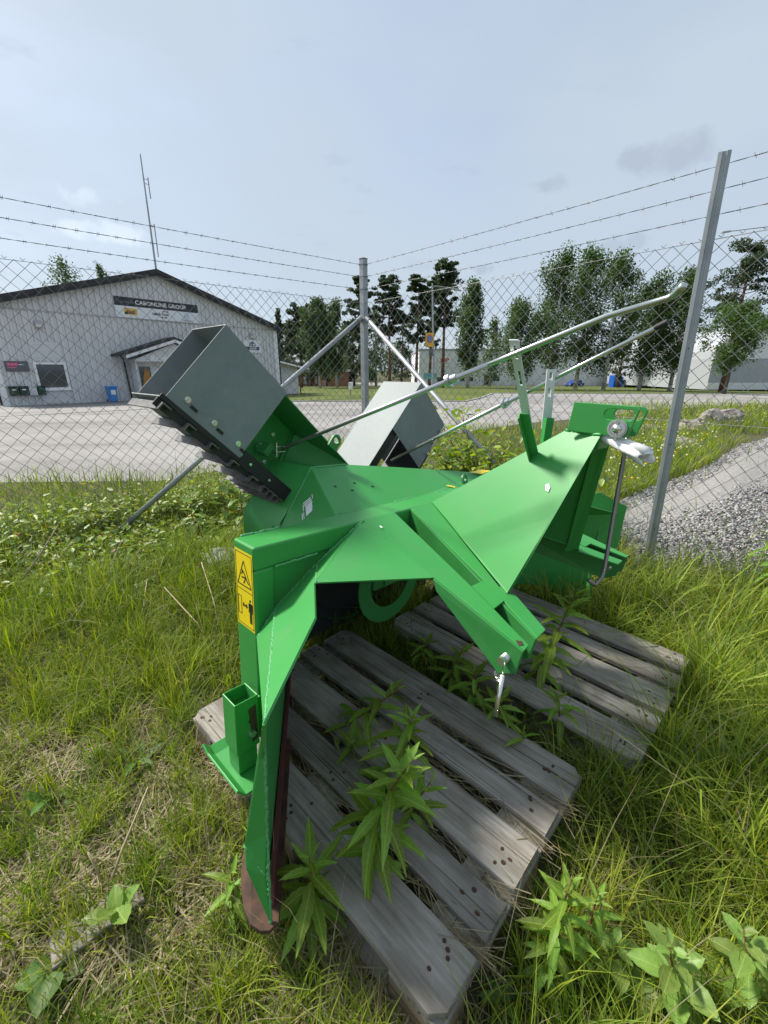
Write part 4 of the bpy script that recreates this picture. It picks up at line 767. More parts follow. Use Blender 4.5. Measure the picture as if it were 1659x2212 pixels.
mb = MB(); mb.add([(fx - .075, fb0 - .075, -.56), (fx - .052, fb0 - .085, -.584), (fx + .055, fb0 - .085, -.584), (fx - .075, fb0 + .125, -.56), (fx - .052, fb0 + .125, -.584), (fx + .055, fb0 + .125, -.584), (fx - .075, fb0 + .16, -.545), (fx - .052, fb0 + .16, -.57), (fx + .055, fb0 + .16, -.57)], [(0, 1, 4, 3), (1, 2, 5, 4), (3, 4, 7, 6), (4, 5, 8, 7)]); both('skid_foot', mb, solid=.008, bevel=.002)
mb = MB(); mb.bx(fx + .036, -.900, fb0 + .0, fb0 + .045, -.47, -.33); both('skid_bracket', mb)
for z in (-.345, -.385): mb = MB(); mb.cyl((fx + .012, fb0 - .0195, z), (fx + .012, fb0 - .0212, z), .009, 12); pm('skid_hole', mb, 'black')
mb = MB(); mb.cyl((fx + .012, fb0 - .019, -.43), (fx + .012, fb0 - .032, -.43), .012, 6); pm('bolt', mb, 'zinc_bright')
mb = MB(); mb.prism([(fx + .004, fb0 - .0215, -.34), (fx + .030, fb0 - .0215, -.33), (fx + .034, fb0 - .0215, -.46), (fx + .014, fb0 - .0215, -.47)], (0, .001, 0)); pm('rust_patch', mb, 'rust')
mb = MB(); mb.bx(-.28, .834, bf + .03, bf + .04, -.15, .107); pm('frame_web', mb, 'green_dark')
# lower link arms
an = np.cross(A([-.28, bf, .182]) - G0, T0 - G0)
def arm(u, v): return Pq(u, v, G0, an)
aL_tip, aLi_tip = arm(1132, 1407), arm(1142, 1396.5); aR_in, aR_out = arm(1160, 1380), arm(1178, 1362)
rA, rB, rC = A([-.28, bf, .182]), A([-.174, bf, .181]), A([-.03, bf, .183])
c1, c2, c3, c4 = arm(1018, 1269), arm(1044.5, 1256), arm(1087.5, 1300.5), arm(1066, 1317)
mb = MB(); mb.sheet([G0, T0 * .02 + aL_tip * .98, aLi_tip, c4, c1, rA]); both('link_arm_flange', mb, solid=.008, bevel=.002)
b1 = arm(1110.5, 1284); b2 = arm(1089, 1283)
mb = MB(); mb.sheet([rB, c2, c3, aR_in, aR_out, b1, b2, rC]); both('link_arm_flange', mb, solid=.008, bevel=.002)
mb = MB(); mb.sheet([c1 + (0, 0, .001), c4 + (0, 0, .001), c3 + (0, 0, .001), c2 + (0, 0, .001)]); both('link_arm_bridge', mb, solid=.009)
dn = A([0, .03, -.085])
mb = MB(); mb.sheet([G2, aL_tip, aL_tip + (.0, .012, -.075), aL_tip + (.0, .06, -.10), G2 + (-.005, -.02, -.035)]); both('link_lug', mb, 'green_dark', solid=.010, bevel=.002)
mb = MB(); mb.sheet([rB, aR_in, aR_in + (.0, .012, -.07), aR_in + (0, .06, -.10), rB + (0, 0, -.12)]); both('link_lug', mb, 'green_dark', solid=.010, bevel=.002)
pc = (aL_tip + aR_in) / 2 + A([0, .045, -.04])
ja = A([aL_tip[0] - .025, aL_tip[1] + .045, aL_tip[2] - .04]); jb = A([aR_in[0] + .012, aR_in[1] + .045, aR_in[2] - .04])
mb = MB(); mb.tube([ja, jb], .0125, 16); both('link_pin', mb, 'rod_steel', smooth=True)
mb = MB(); mb.tube([ja + (.004, 0, 0), ja + (-.008, 0, 0)], .0125, 16); both('pin_collar', mb, 'zinc_bright')
# linch pin hanging on its chain
def link_chain(p, q, n, r=.006):
    mb = MB(); p = A(p); q = A(q)
    for i in range(n):
        c = p + (q - p) * (i + .5) / n + A([0, 0, -.03 * math.sin(math.pi * (i + .5) / n)]); a_ = (A([1, 0, 0]) if i % 2 else A([0, 1, 0])); e = (q - p) / np.linalg.norm(q - p)
        mb.tube([c + e * math.cos(t) * r * 1.5 + a_ * math.sin(t) * r for t in np.linspace(0, 2 * math.pi, 11)], .0014, 5)
    return mb
for sgn in (-1, 1):
    j = ja * A([1 if sgn < 0 else -1, 1, 1]); ex_ = A([sgn * .012, 0, 0])
    rc = j + ex_ + A([0, -.012, -.012]); mb = MB(); mb.ring(rc, .017, .0205, .003, (A([0, 1, 0]) * .5 + A([sgn * -.8, 0, 0]), A([0, 0, 1]), A([.5, .8, 0])), 22); lp = pm('linch_pin_ring', mb, 'zinc_bright')
    if sgn < 0: mb = MB(); mb.tube([rc + A([0, 0, -.02]), rc + A([-.035, -.012, -.125])], .0062, 10); pm('linch_pin', mb, 'zinc_bright', smooth=True)
    else:
        mb = MB(); mb.tube([rc + A([0, -.02, 0]), rc + A([0, .02, 0])], .004, 8); pm('linch_pin', mb, 'zinc_bright')
    pm('chain', link_chain(rc + A([0, 0, -.022]), rc + A([.045, .045, -.035]), 7), 'zinc_bright')
mb = MB(); q = aLi_tip * .75 + aL_tip * .25 - A([0, -.05, -.015]); q = arm(1122, 1395); mb.prism([arm(1113, 1387) + (0, 0, .0052), arm(1127, 1389) + (0, 0, .0052), arm(1131, 1397) + (0, 0, .0052), arm(1120, 1398) + (0, 0, .0052)], (0, 0, .0006)); pm('paint_chip', mb, 'rust')
# tower plates rising to the top link bracket
TP1 = rC + A([0, 0, .004]); TP3 = Wq(1300, 940, -.058); TP4 = arm(1098, 1286) + A([0, 0, .004]); tn = np.cross(TP4 - TP1, TP3 - TP1); TP2 = Pq(1224, 929, TP1, tn)
fl = A([.012, .05, -.028])
mb = MB(); mb.add([TP1, TP2, TP3, TP4, TP3 + fl, TP4 + fl], [(0, 3, 2, 1), (3, 5, 4, 2)]); tw = both('tower_plate', mb, solid=.008, bevel=.012, seg=4)
for a, b in (): both('weld_bead', bead(A(a), A(b), .0035), 'green_dark', smooth=True)
both('weld_bead', bead(TP2 + (-.004, 0, 0), TP3 + (-.004, 0, 0), .006), 'green_paint', smooth=True)
mb = MB(); mb.bx(-.05, .05, TP3[1] + .005, TP3[1] + .02, .50, .548); pm('tower_cross_bar', mb, 'green_paint', bevel=.003)
mb = MB(); mb.prism([TP3 + (.0, .012, -.002), TP3 + (.1, .012, -.002), TP3 + (.1, .03, -.055), TP3 + (.0, .03, -.055)], (0, .004, 0)); pm('label_plate', mb, 'zinc_sheet')
def top_bracket(w):
    q = [Wq(1240, 868, -.06), Wq(1374, 878, -.06), Wq(1382, 886, -.06), Wq(1358, 938, -.06), Wq(1350, 946, -.06), Wq(1300, 940, -.06), Wq(1224, 930, -.06)]
    # outline with a long slot: ring of quads between outline and slot
    out = [A([w, p_[1], p_[2]]) for p_ in q]; cs = Wq(1337, 896, -.06); sl = []
    for t_ in np.linspace(0, 2 * math.pi, 21)[:-1]: sl.append(A([w, cs[1] + (.026 if math.cos(t_) > 0 else -.026) + .0165 * math.cos(t_) * 1.0, cs[2] + .0165 * math.sin(t_)]))
    import bmesh
    bm = bmesh.new(); eo = []
    for ring_ in (out, sl):
        vv = [bm.verts.new(p_) for p_ in ring_]; eo += [bm.edges.new((vv[i], vv[(i + 1) % len(vv)])) for i in range(len(vv))]
    bmesh.ops.triangle_fill(bm, use_beauty=True, use_dissolve=False, edges=eo); mb = MB(); bm.verts.index_update(); mb.v = [tuple(v.co) for v in bm.verts]; mb.f = [tuple(v.index for v in f.verts) for f in bm.faces]; bm.free(); return mb
for w in (-.052, .052): pm('top_link_plate', top_bracket(w), 'green_paint', solid=.012, bevel=.002)
tpn = Wq(1334, 926, -.058); tpn = A([0, tpn[1], tpn[2]])
mb = MB(); mb.tube([tpn + (-.075, 0, 0), tpn + (.085, 0, 0)], .0125, 18); pm('top_link_pin', mb, 'zinc_bright', smooth=True)
mb = MB(); mb.ring(tpn + (-.062, 0, 0), .012, .028, .005, (A([0, 1, 0]), A([0, 0, 1]), A([1, 0, 0])), 26); pm('pin_washer', mb, 'zinc_bright')
mb = MB(); mb.ring(tpn + (-.070, 0, 0), .020, .025, .005, (A([0, 1, 0]), A([0, 0, 1]), A([1, 0, 0])), 26); pm('linch_pin_ring', mb, 'rod_steel')
mb = MB(); mb.tube([tpn + (-.07, 0, .03), tpn + (-.07, 0, -.034)], .0042, 8); pm('linch_pin', mb, 'zinc_bright')
mb = MB(); mb.ring(tpn + (.064, 0, 0), .012, .028, .005, (A([0, 1, 0]), A([0, 0, 1]), A([1, 0, 0])), 26); pm('pin_washer', mb, 'zinc_bright')
# drop rod hanging from the pin, hooked at its end
d0, d1 = Wq(1352, 962, .03), Wq(1306, 1226, .03); d2, d3 = Wq(1299, 1249, -.02), Wq(1284, 1264, -.06); d4 = Wq(1272, 1253, -.09)
mb = MB(); mb.tube([A([d0[0], d0[1], d0[2] + .03]), d0, d1, (d1 + d2) / 2, d2, (d2 + d3) / 2, d3, d4], .0072, 12); pm('drop_rod', mb, 'rod_dark', smooth=True)
# fan casing and roof
bb = .806; rb = 1.10
R0, R1_ = A([-.484, bb, .178]), A([.62, bb, .172]); Q0, Q1, Q2 = A([-.377, rb, .311]), A([-.174, rb, .306]), A([.80, .90, .196])
mb = MB(); mb.add([R0, A([0, bb, .176]), R1_, Q2, A([.15, 1.035, .272]), Q1, Q0], [(0, 1, 4, 5, 6), (1, 2, 3, 4)]); pm('casing_roof', mb, solid=.005, bevel=.002)
L0, L1, L2 = A([-.50, rb, .194]), A([-.54, rb, .067]), A([-.60, bb, .10]); 
fnn = np.cross(Q0 - R0, L1 - R0); fnn /= np.linalg.norm(fnn); L0 = L0 - fnn * ((L0 - R0) @ fnn); L2 = L2 - fnn * ((L2 - R0) @ fnn)
mb = MB(); mb.add([R0, Q0, L0, L1, L2, A([-.74, bb, .06]), A([-.56, rb, -.12])], [(0, 4, 3, 2, 1), (4, 5, 6, 3)]); facet = pm('casing_facet', mb, solid=.005, bevel=.002)
mb = MB(); mb.add([R1_, Q2, A([.55, rb, -.05]), A([.74, bb, .06])], [(0, 3, 2, 1)]); pm('casing_facet', mb, solid=.005)
sh = [A([-.377, 0, .306]), A([L0[0] - .004, 0, L0[2] - .004])] + [A([.545 * math.cos(t_), 0, .545 * math.sin(t_)]) for t_ in np.linspace(math.pi - .16, 2 * math.pi + .15, 26)] + [A([.5, 0, .16]), A([.36, 0, .20])]
sh = [p_ if p_[2] > -.53 else A([p_[0], 0, -.53]) for p_ in sh]
vs = [p_ + (0, rb, 0) for p_ in sh] + [p_ + (0, rb + .30, 0) for p_ in sh]; n_ = len(sh)
mb = MB(); mb.add(vs, [(i, (i + 1) % n_, (i + 1) % n_ + n_, i + n_) for i in range(n_)] + [tuple(range(2 * n_ - 1, n_ - 1, -1))]); pm('fan_drum', mb, 'green_paint', smooth=True)
for o in bpy.data.objects:
    if o.name == 'fan_drum':
        for p_ in o.data.polygons: p_.use_smooth = len(p_.vertices) == 4 and abs(p_.normal.y) < .5
mb = MB(); mb.tube([L1 + (0, -.004, 0), L0 + (0, -.004, 0), Q0 + (0, -.004, .002), Q1 + (0, -.004, .002)], .005, 6); pm('weld_bead', mb, 'weld', smooth=True)
for a, b in (((-.46, .804, .182), (-.33, .804, .181)), ((-.14, .804, .181), (-.02, .804, .18)), ((.16, .804, .18), (.26, .804, .18)), ((-.88, .802, .184), (-.74, .802, .184))): pm('weld_bead', bead(a, b, .0055), 'weld', smooth=True)
rn = np.cross(A([0, bb, .176]) - R0, Q0 - R0); rn /= np.linalg.norm(rn); rn = rn if rn[2] > 0 else -rn
def roofp(u, v): return Pq(u, v, R0, rn)
for u, v in ((723.5, 1052), (765, 1044.5), (804.5, 1052), (760.5, 1060)):
    c = roofp(u, v) + rn * .0032; mb = MB(); mb.box(c, (.014, .010, .001), (A([1, 0, 0]), np.cross(rn, (1, 0, 0)), rn)); pm('slot', mb, 'black')
def roof_patch(pts, mt, nm): mb = MB(); mb.prism([roofp(*q) + rn * .0034 for q in pts], rn * .0008); return pm(nm, mb, mt)
rn2 = np.cross(R1_ - A([0, bb, .176]), A([.15, 1.035, .272]) - A([0, bb, .176])); rn2 /= np.linalg.norm(rn2); rn2 = rn2 if rn2[2] > 0 else -rn2
def roof_patch2(pts, mt, nm): mb = MB(); mb.prism([Pq(*q, A([0, bb, .176]), rn2) + rn2 * .0036 for q in pts], rn2 * .0008); return pm(nm, mb, mt)
roof_patch2([(1012, 1021), (1040, 1016), (1060, 1018), (1040, 1025)], 'yellow_decal', 'warning_decal'); roof_patch2([(962, 1050), (967, 1049), (984, 1053), (981, 1055)], 'yellow_decal', 'warning_decal')
for mb in (MB().sheet([(-.84, bb, .105), (-.60, bb, .09), (-.56, rb, -.12)]), MB().sheet([(-.84, bb, .105), (-.56, rb, -.12), (-.58, rb, -.52), (-.84, bb, -.5)])): both('casing_side', mb, 'intake_shade', solid=.004)  # panels added against light leaks, coloured as the shaded interior
mb = MB(); mb.bx(-.585, .585, rb + .024, rb + .03, -.56, .06); pm('casing_back', mb, 'intake_shade')  # plate added to keep light out; its near-black is painted intake shade
# lifting eyes
def eye(c, ax_, h=.055, w=.045):
    c = A(c); a_, u_, n__ = [A(x) for x in ax_]; pts = [c - a_ * w / 2, c + a_ * w / 2] + [c + u_ * (h - w / 2) + (a_ * math.cos(t_) + u_ * math.sin(t_)) * w / 2 for t_ in np.linspace(0, math.pi, 9)]
    hole = [c + u_ * (h - w / 2) + (a_ * math.cos(t_) + u_ * math.sin(t_)) * w * .27 for t_ in np.linspace(0, 2 * math.pi, 15)[:-1]]
    import bmesh
    bm = bmesh.new(); eo = []
    for r_ in (pts, hole):
        vv = [bm.verts.new(p_) for p_ in r_]; eo += [bm.edges.new((vv[i], vv[(i + 1) % len(vv)])) for i in range(len(vv))]
    bmesh.ops.triangle_fill(bm, use_beauty=True, use_dissolve=False, edges=eo); mb = MB(); bm.verts.index_update(); mb.v = [tuple(v.co) for v in bm.verts]; mb.f = [tuple(v.index for v in f.verts) for f in bm.faces]; bm.free(); return mb
# maker's label: slanted white strokes on a clear decal
fn_ = np.cross(Q0 - R0, L1 - R0); fn_ /= np.linalg.norm(fn_); fn_ = fn_ if fn_ @ (loc(CAM) - R0) > 0 else -fn_
def fct(x, y, o_=.0042): return Pq(619.9 + x * .06613, 1042.3 + y * .06613, R0, fn_) + fn_ * o_
for i in range(11):
    x0_ = 620 + 3 * i + (0 if i > 3 else -70 + i * 18); y0_ = 690 + i * 40; L_ = 205 if 3 < i < 9 else 235 - 40 * (i > 8); mb = MB()
    mb.prism([fct(x0_, y0_), fct(x0_ + L_, y0_ - 190), fct(x0_ + L_ + 14, y0_ - 168), fct(x0_ + 10, y0_ + 26)], fn_ * .0006); pm('label_stroke', mb, 'letters_white')
for x_, y_, l_ in ((540, 740, 210), (512, 1030, 210), (560, 1000, 200), (832, 410, 130)):
    mb = MB(); mb.prism([fct(x_, y_), fct(x_ + 22, y_ - 6), fct(x_ + 38, y_ + l_ - 6), fct(x_ + 16, y_ + l_)], fn_ * .0006); pm('label_line', mb, 'letters_white')
pm('lifting_eye', eye(Bq(716, 968, rb + .01), (A([.8, 0, -.6]), A([.6, 0, .8]), A([0, 1, 0])), .07, .055), 'green_dark', solid=.010)
pm('lifting_eye', eye(Bq(1004, 1046, bb + .03) + A([0, 0, -.004]), (A([1, 0, 0]), A([.1, .25, .97]), A([0, 1, 0])), .06, .05), 'green_dark', solid=.010)
# shaft guard ring and gearbox stub inside the intake
mb = MB(); mb.ring((-.03, .90, -.26), .145, .225, .006, (A([1, 0, 0]), A([0, 0, 1]), A([0, 1, 0])), 40); pm('shaft_guard', mb, 'green_dark')
mb = MB(); mb.box((-.03, 1.02, -.20), (.20, .20, .22)); mb.tube([(-.03, .93, -.2), (-.03, .80, -.2)], .03, 14); pm('gearbox', mb, 'green_dark', bevel=.015)
mb = MB(); mb.ring((0, 1.108, -.14), .20, .36, .006, (A([1.2, 0, 0]), A([0, 0, .98]), A([0, 1, 0])), 40); pm('fan_ring', mb, 'intake_shade')  # ring darkened by colour to sit in the intake's shade
for k in range(4):
    a_ = k * math.pi / 2 + .4; e = A([math.cos(a_), 0, math.sin(a_)]); mb = MB(); mb.prism([A([0, 1.2, -.14]) + e * .05, A([0, 1.2, -.14]) + e * .27, A([0, 1.36, -.14]) + e * .27, A([0, 1.36, -.14]) + e * .05], np.cross(e, (0, 1, 0)) * .008); pm('fan_blade', mb, 'green_dark')
# ---- left chute
cb0 = 1.15
def cl(u, v, b=cb0): return Bq(u, v, b)
TR, MR, ML, BL = cl(487.6, 700.6), cl(619.9, 848.4), cl(514, 987.3), cl(355.3, 858.4)
ax1 = MR - TR; ln1 = np.linalg.norm(ax1); ax1 /= ln1; ax2 = BL - TR; ln2 = np.linalg.norm(ax2); ax2 /= ln2; DEP = A([0, .27, 0])
foot_s = np.linalg.norm(cl(745.6, 1004) - TR)
def ch(s_, q, d=0.): return TR + ax1 * s_ + ax2 * q + DEP * d
mb = MB(); mb.sheet([ch(0, 0), ch(ln1, 0), ch(ln1, ln2), ch(0, ln2)]); pm('chute_deflector', mb, 'zinc_sheet', solid=.003)
mb = MB(); mb.sheet([ch(0, .001), ch(0, .001, 1), ch(ln1, .001, 1), ch(ln1, .001)]); pm('chute_deflector_top', mb, 'zinc_sheet', solid=.003)
mb = MB(); mb.sheet([ch(0, 0, .995), ch(0, ln2, .995), ch(ln1, ln2, .995), ch(ln1, 0, .995)]); pm('chute_deflector_back', mb, 'zinc_sheet', solid=.003)
mb = MB(); mb.sheet([ch(ln1 - .06, .012), ch(ln1 - .06, .012, .97), ch(foot_s + .03, .012, .97), ch(foot_s + .03, .012)]); pm('chute_wall', mb, 'green_dark', solid=.004)
mb = MB(); mb.sheet([ch(ln1 - .05, .014, .96), ch(ln1 - .05, ln2 - .02, .96), ch(ln1 + .11, ln2 - .02, .96), ch(ln1 + .11, .014, .96)]); pm('chute_wall', mb, 'zinc_sheet', solid=.003)
mb = MB(); mb.sheet([ch(ln1 + .07, .014, .94), ch(ln1 + .07, ln2 - .015, .94), ch(foot_s + .08, ln2 - .015, .94), ch(foot_s + .08, .014, .94)]); pm('chute_base_plate', mb, 'green_paint', solid=.004)
mb = MB(); mb.sheet([ch(foot_s - .19, .012, .93), ch(foot_s + .02, .012, .0), ch(foot_s + .05, ln2, .0), ch(foot_s - .10, ln2, .93)]); pm('chute_throat', mb, 'green_paint', solid=.005)
mb = MB(); mb.tube([ch(foot_s - .19, .012, .90), ch(foot_s - .12, ln2 - .01, .90)], .009, 8); pm('chute_rib', mb, 'green_paint', smooth=True)
for s_, q in ((.13, .27), (.175, .17), (.195, .09), (.24, .22), (.105, .19)):
    c = ch(ln1 + s_, q, .925); mb = MB(); mb.cyl(c, c - A([0, .009, 0]), .011, 6); mb.cyl(c - A([0, .009, 0]), c - A([0, .013, 0]), .007, 10); pm('bolt', mb, 'zinc_bright')
# rubber strip and steel ribs along the lower edge
bs0 = -.015; bs1 = np.linalg.norm(ML - BL) + np.linalg.norm(cl(618, 1073) - ML)
mb = MB(); mb.prism([ch(bs0, ln2 - .006, -.012), ch(bs0, ln2 + .010, -.012), ch(bs1, ln2 + .010, -.012), ch(bs1, ln2 - .006, -.012)], A([0, .006, 0])); mb.prism([ch(ln1 + .005, ln2 - .045, -.02), ch(ln1 + .005, ln2 + .012, -.02), ch(bs1, ln2 + .012, -.02), ch(bs1, ln2 - .045, -.02)], A([0, .006, 0])); pm('rubber_edge', mb, 'rubber')
mb = MB(); mb.sheet([ch(bs0, ln2 + .006, -.0), ch(bs0, ln2 + .006, 1.0), ch(bs1, ln2 + .006, 1.0), ch(bs1, ln2 + .006, -.0)]); pm('chute_floor', mb, 'zinc_sheet', solid=.004)
mb = MB(); mb.prism([ch(bs0, ln2 + .010, .02), ch(bs0, ln2 + .040, .02), ch(bs1 * .55, ln2 + .040, .02), ch(bs1, ln2 + .014, .02)], A([0, .008, 0])); pm('rubber_edge', mb, 'rubber')
for s_ in list(np.linspace(.0, .42, 5)) + list(np.linspace(.49, bs1 - .04, 4)):
    mb = MB(); c = ch(s_, ln2 + .018); o_ = A([0, -.018, 0]); mb.prism([c + o_, c + ax2 * .030 + o_, c + ax2 * .030 + ax1 * .005 + o_, c + ax2 * .005 + ax1 * .005 + o_, c + ax2 * .005 + ax1 * .036 + o_, c + ax1 * .036 + o_], DEP * 1.10); pm('chute_slat', mb, 'rib_steel')
for s_ in (.06, .18, .30):
    c = ch(s_, ln2 - .045, -.006); mb = MB(); mb.cyl(c, c - A([0, .009, 0]), .009, 6); mb.ring(c - A([0, .002, 0]), .0, .0115, .003, (A([1, 0, 0]), A([0, 0, 1]), A([0, 1, 0])), 16); pm('bolt', mb, 'zinc_bright')
    c = ch(s_ + .035, ln2 - .035, -.008); mb = MB(); mb.box(c, (.03, .002, .012), (ax1, A([0, 1, 0]), ax2)); pm('slot', mb, 'black')
for s_ in (ln1 + .05, ln1 + .16): c = ch(s_, ln2 - .012, -.027); mb = MB(); mb.cyl(c, c - A([0, .006, 0]), .006, 8); pm('rivet', mb, 'zinc_bright')
# clevis and control rods
cv = Bq(597, 970, cb0 + .16); mb = MB(); mb.box(cv + A([-.045, .02, .0]), (.03, .07, .06), (ax1, A([0, 1, 0]), ax2)); mb.tube([cv + A([-.05, .085, 0]), cv + A([-.005, 0, 0])], .018, 12); pm('rod_bracket', mb, 'green_dark', bevel=.004)
for dz in (-.012, .012): mb = MB(); mb.box(cv + A([.016, -.004, dz]), (.05, .018, .004)); pm('clevis', mb, 'zinc_bright')
mb = MB(); mb.cyl(cv + A([.0, -.002, -.035]), cv + A([.0, -.002, .03]), .005, 8); pm('clevis_pin', mb, 'zinc_bright')
# lever guides on the tower
k1 = TP1 + (TP2 - TP1) * .70; k1 = Pq(1146, 986, TP1, tn)
def guide(base, u0, v0, u1, v1, uz, vz, wdir, wd_):
    base = A(base); b_ = base[1]; top = Bq(uz, vz, b_); mid = Bq(u1, v1, b_); wdir = A(wdir); wdir = wdir / np.linalg.norm(wdir)
    g = MB(); th_ = A([0, .004, 0]); nn = np.cross(wdir, mid - base); nn /= np.linalg.norm(nn)
    g.add([base, mid, mid + wdir * wd_, base + wdir * wd_, base + nn * .025, mid + nn * .025], [(0, 1, 2, 3), (0, 4, 5, 1)]); pm('lever_guide_base', g, 'green_paint', solid=.005)
    z = MB(); lo = base + (mid - base) * .55; o_ = nn * -.007; hw = wd_ * .9
    def zz(f, x): return lo + (top - lo) * f + wdir * (x * hw) + o_
    # bar with two keyhole slots: side strips, ends and bridges
    fs = [0, .55, .70, .82, .95, 1.]
    for i in range(len(fs) - 1):
        if i in (1, 3):
            for x0_, x1_ in ((0, .34), (.66, 1)): z.plate([zz(fs[i], x0_), zz(fs[i], x1_), zz(fs[i + 1], x1_), zz(fs[i + 1], x0_)], .006)
        else: z.plate([zz(fs[i], 0), zz(fs[i], 1), zz(fs[i + 1], 1), zz(fs[i + 1], 0)], .006)
    pm('lever_guide', z, 'zinc_plate')
    for f in (.25, .75):
        c = base + (mid - base) * (.45 + .5 * f) + wdir * wd_ * .5 - nn * .004; q = MB(); q.cyl(c - nn * .002, c - nn * .02, .010, 6); pm('bolt', q, 'zinc_bright')
    return zz
zA = guide(k1, 1146, 986, 1122, 893, 1098, 738, (.35, -.94, 0), .030)
k2 = A([-k1[0], k1[1], k1[2]]); k2 = Bq(1168, 956, k1[1] + .02)
zB = guide(k2, 1168, 956, 1176, 902, 1184.5, 797, (.75, -.66, 0), .038)
def lever(a, through, u_end, v_end, name='control_rod', w_end=None):
    a = A(a); th_ = A(through); best = min(((np.linalg.norm(np.array(project(wor(a + (th_ - a) * t_))) - (u_end, v_end)), t_) for t_ in np.linspace(1.0, 3.0, 400))); return a + (th_ - a) * best[1]
def project(P): d = np.asarray(P) - CAM; z = d @ cF; return CX + FPX * (d @ cR) / z, CY - FPX * (d @ cU) / z
thA = Bq(1108, 766, zA(.86, .5)[1]); aA = cv + A([.03, -.004, 0])
endA = lever(aA, thA, 1310, 685); stA = lever(aA, thA, 1062, 785)
u_ = (thA - aA) / np.linalg.norm(thA - aA)
sA = aA + u_ * (np.linalg.norm(thA - aA) * .885)
mb = MB(); mb.tube([aA, sA + u_ * .05], .0085, 10); pm('control_rod', mb, 'rod_steel', smooth=True)
rcA = min((aA + u_ * t_ for t_ in np.linspace(.1, 2, 300)), key=lambda q: np.linalg.norm(np.array(project(wor(q))) - (968, 823))); mb = MB(); mb.tube([rcA - u_ * .006, rcA + u_ * .006], .021, 14); mb.tube([rcA + u_ * .006, rcA + u_ * .03], .0135, 12); pm('rod_collar', mb, 'rod_steel')
e1_ = endA; b_end = e1_[1] - .16
tip1 = Bq(1451, 642, endA[1] - .13); tip2 = Bq(1472, 622, endA[1] - .15); tip3 = Bq(1479, 612, endA[1] - .155)
mb = MB(); mb.tube([sA, thA, endA, endA + (tip1 - endA) * .5, tip1 - (tip1 - endA) * .06, tip1 + (tip2 - tip1) * .3, tip2, tip3], [.0078, .0078, .0078, .0078, .008, .0085, .0095, .008], 14); pm('control_lever', mb, 'lever_zinc', smooth=True)
aB = Bq(846, 994, 1.36); thB = Bq(1195, 819, zB(.86, .5)[1]); endB = lever(aB, thB, 1444, 700); uB = (thB - aB) / np.linalg.norm(thB - aB)
sB = aB + uB * np.linalg.norm(thB - aB) * .86
mb = MB(); mb.tube([aB, sB + uB * .05], .0085, 10); pm('control_rod', mb, 'rod_steel', smooth=True)
rcB = min((aB + uB * t_ for t_ in np.linspace(.1, 2, 300)), key=lambda q: np.linalg.norm(np.array(project(wor(q))) - (1092, 873))); mb = MB(); mb.tube([rcB - uB * .006, rcB + uB * .006], .021, 14); mb.tube([rcB + uB * .006, rcB + uB * .03], .0135, 12); pm('rod_collar', mb, 'rod_steel')
mb = MB(); mb.tube([sB, thB, endB], .0068, 14); pm('control_lever', mb, 'lever_zinc', smooth=True)
mb = MB(); mb.tube([endB - uB * .03, endB + uB * .004], .0088, 14); pm('lever_cap', mb, 'rubber')
# ---- right chute, turned the other way
rbp = 1.22
def cr_(u, v, b=rbp): return Bq(u, v, b)
XT, XR, XB, XL = cr_(910, 826), cr_(959.8, 918.5), cr_(904.2, 1007.6), cr_(847.5, 925.4)
bx1 = XT - XR; bx1 /= np.linalg.norm(bx1); bx2 = XL - XT; bl2 = np.linalg.norm(bx2); bx2 /= bl2; w2 = np.linalg.norm(XT - XR); DP2 = A([0, .30, 0])
def c2_(s_, q, d=0.): return XT + bx2 * s_ - bx1 * q + DP2 * d
mb = MB(); mb.sheet([c2_(0, 0), c2_(bl2, 0), c2_(bl2, w2), c2_(0, w2)]); pm('chute_deflector', mb, 'zinc_sheet', solid=.003)
mb = MB(); mb.sheet([c2_(0, .001), c2_(0, .001, 1), c2_(bl2 + .42, .001, 1), c2_(bl2 + .42, .001)]); pm('chute_deflector_top', mb, 'zinc_sheet', solid=.003)
mb = MB(); mb.sheet([c2_(0, 0, .99), c2_(0, w2, .99), c2_(bl2, w2, .99), c2_(bl2, 0, .99)]); pm('chute_deflector_back', mb, 'zinc_sheet', solid=.003)
mb = MB(); mb.prism([c2_(bl2 - .05, .008, .03), c2_(bl2 - .05, .06, .03), c2_(bl2 + .40, .06, .03), c2_(bl2 + .40, .008, .03)], A([0, .01, 0])); pm('chute_edge', mb, 'rubber')
mb = MB(); mb.sheet([c2_(bl2 + .02, .10, .2), c2_(bl2 + .02, .10, .9), c2_(bl2 + .42, .10, .9), c2_(bl2 + .42, .10, .2)]); pm('rubber_mat', mb, 'rubber', solid=.006)
mb = MB(); mb.sheet([c2_(0, w2 + .008, -.01), c2_(0, w2 + .008, 1.01), c2_(bl2 + .3, w2 + .008, 1.01), c2_(bl2 + .3, w2 + .008, -.01)]); pm('rubber_mat', mb, 'rubber', solid=.006)
for i in range(4): c = c2_(bl2 + .06 + .09 * i, w2 - .02 * i, .3); mb = MB(); mb.box(c, (.02, .25, .03), (bx2, A([0, 1, 0]), bx1)); pm('chute_slat', mb, 'rib_steel')
for q in (.18, .45, .70): c = c2_(.10 + .0 * q, w2 * q + .02, -.004); c = c2_(bl2 * q, w2 - .02, -.004); mb = MB(); mb.cyl(c, c - A([0, .02, 0]), .012, 6); pm('bolt', mb, 'zinc_bright')
mb = MB(); mb.sheet([A([-.36, 1.12, .30]), A([.36, 1.12, .20]), A([.36, 1.42, .20]), A([-.36, 1.42, .30])]); pm('drum_lid', mb, 'green_dark', solid=.004)
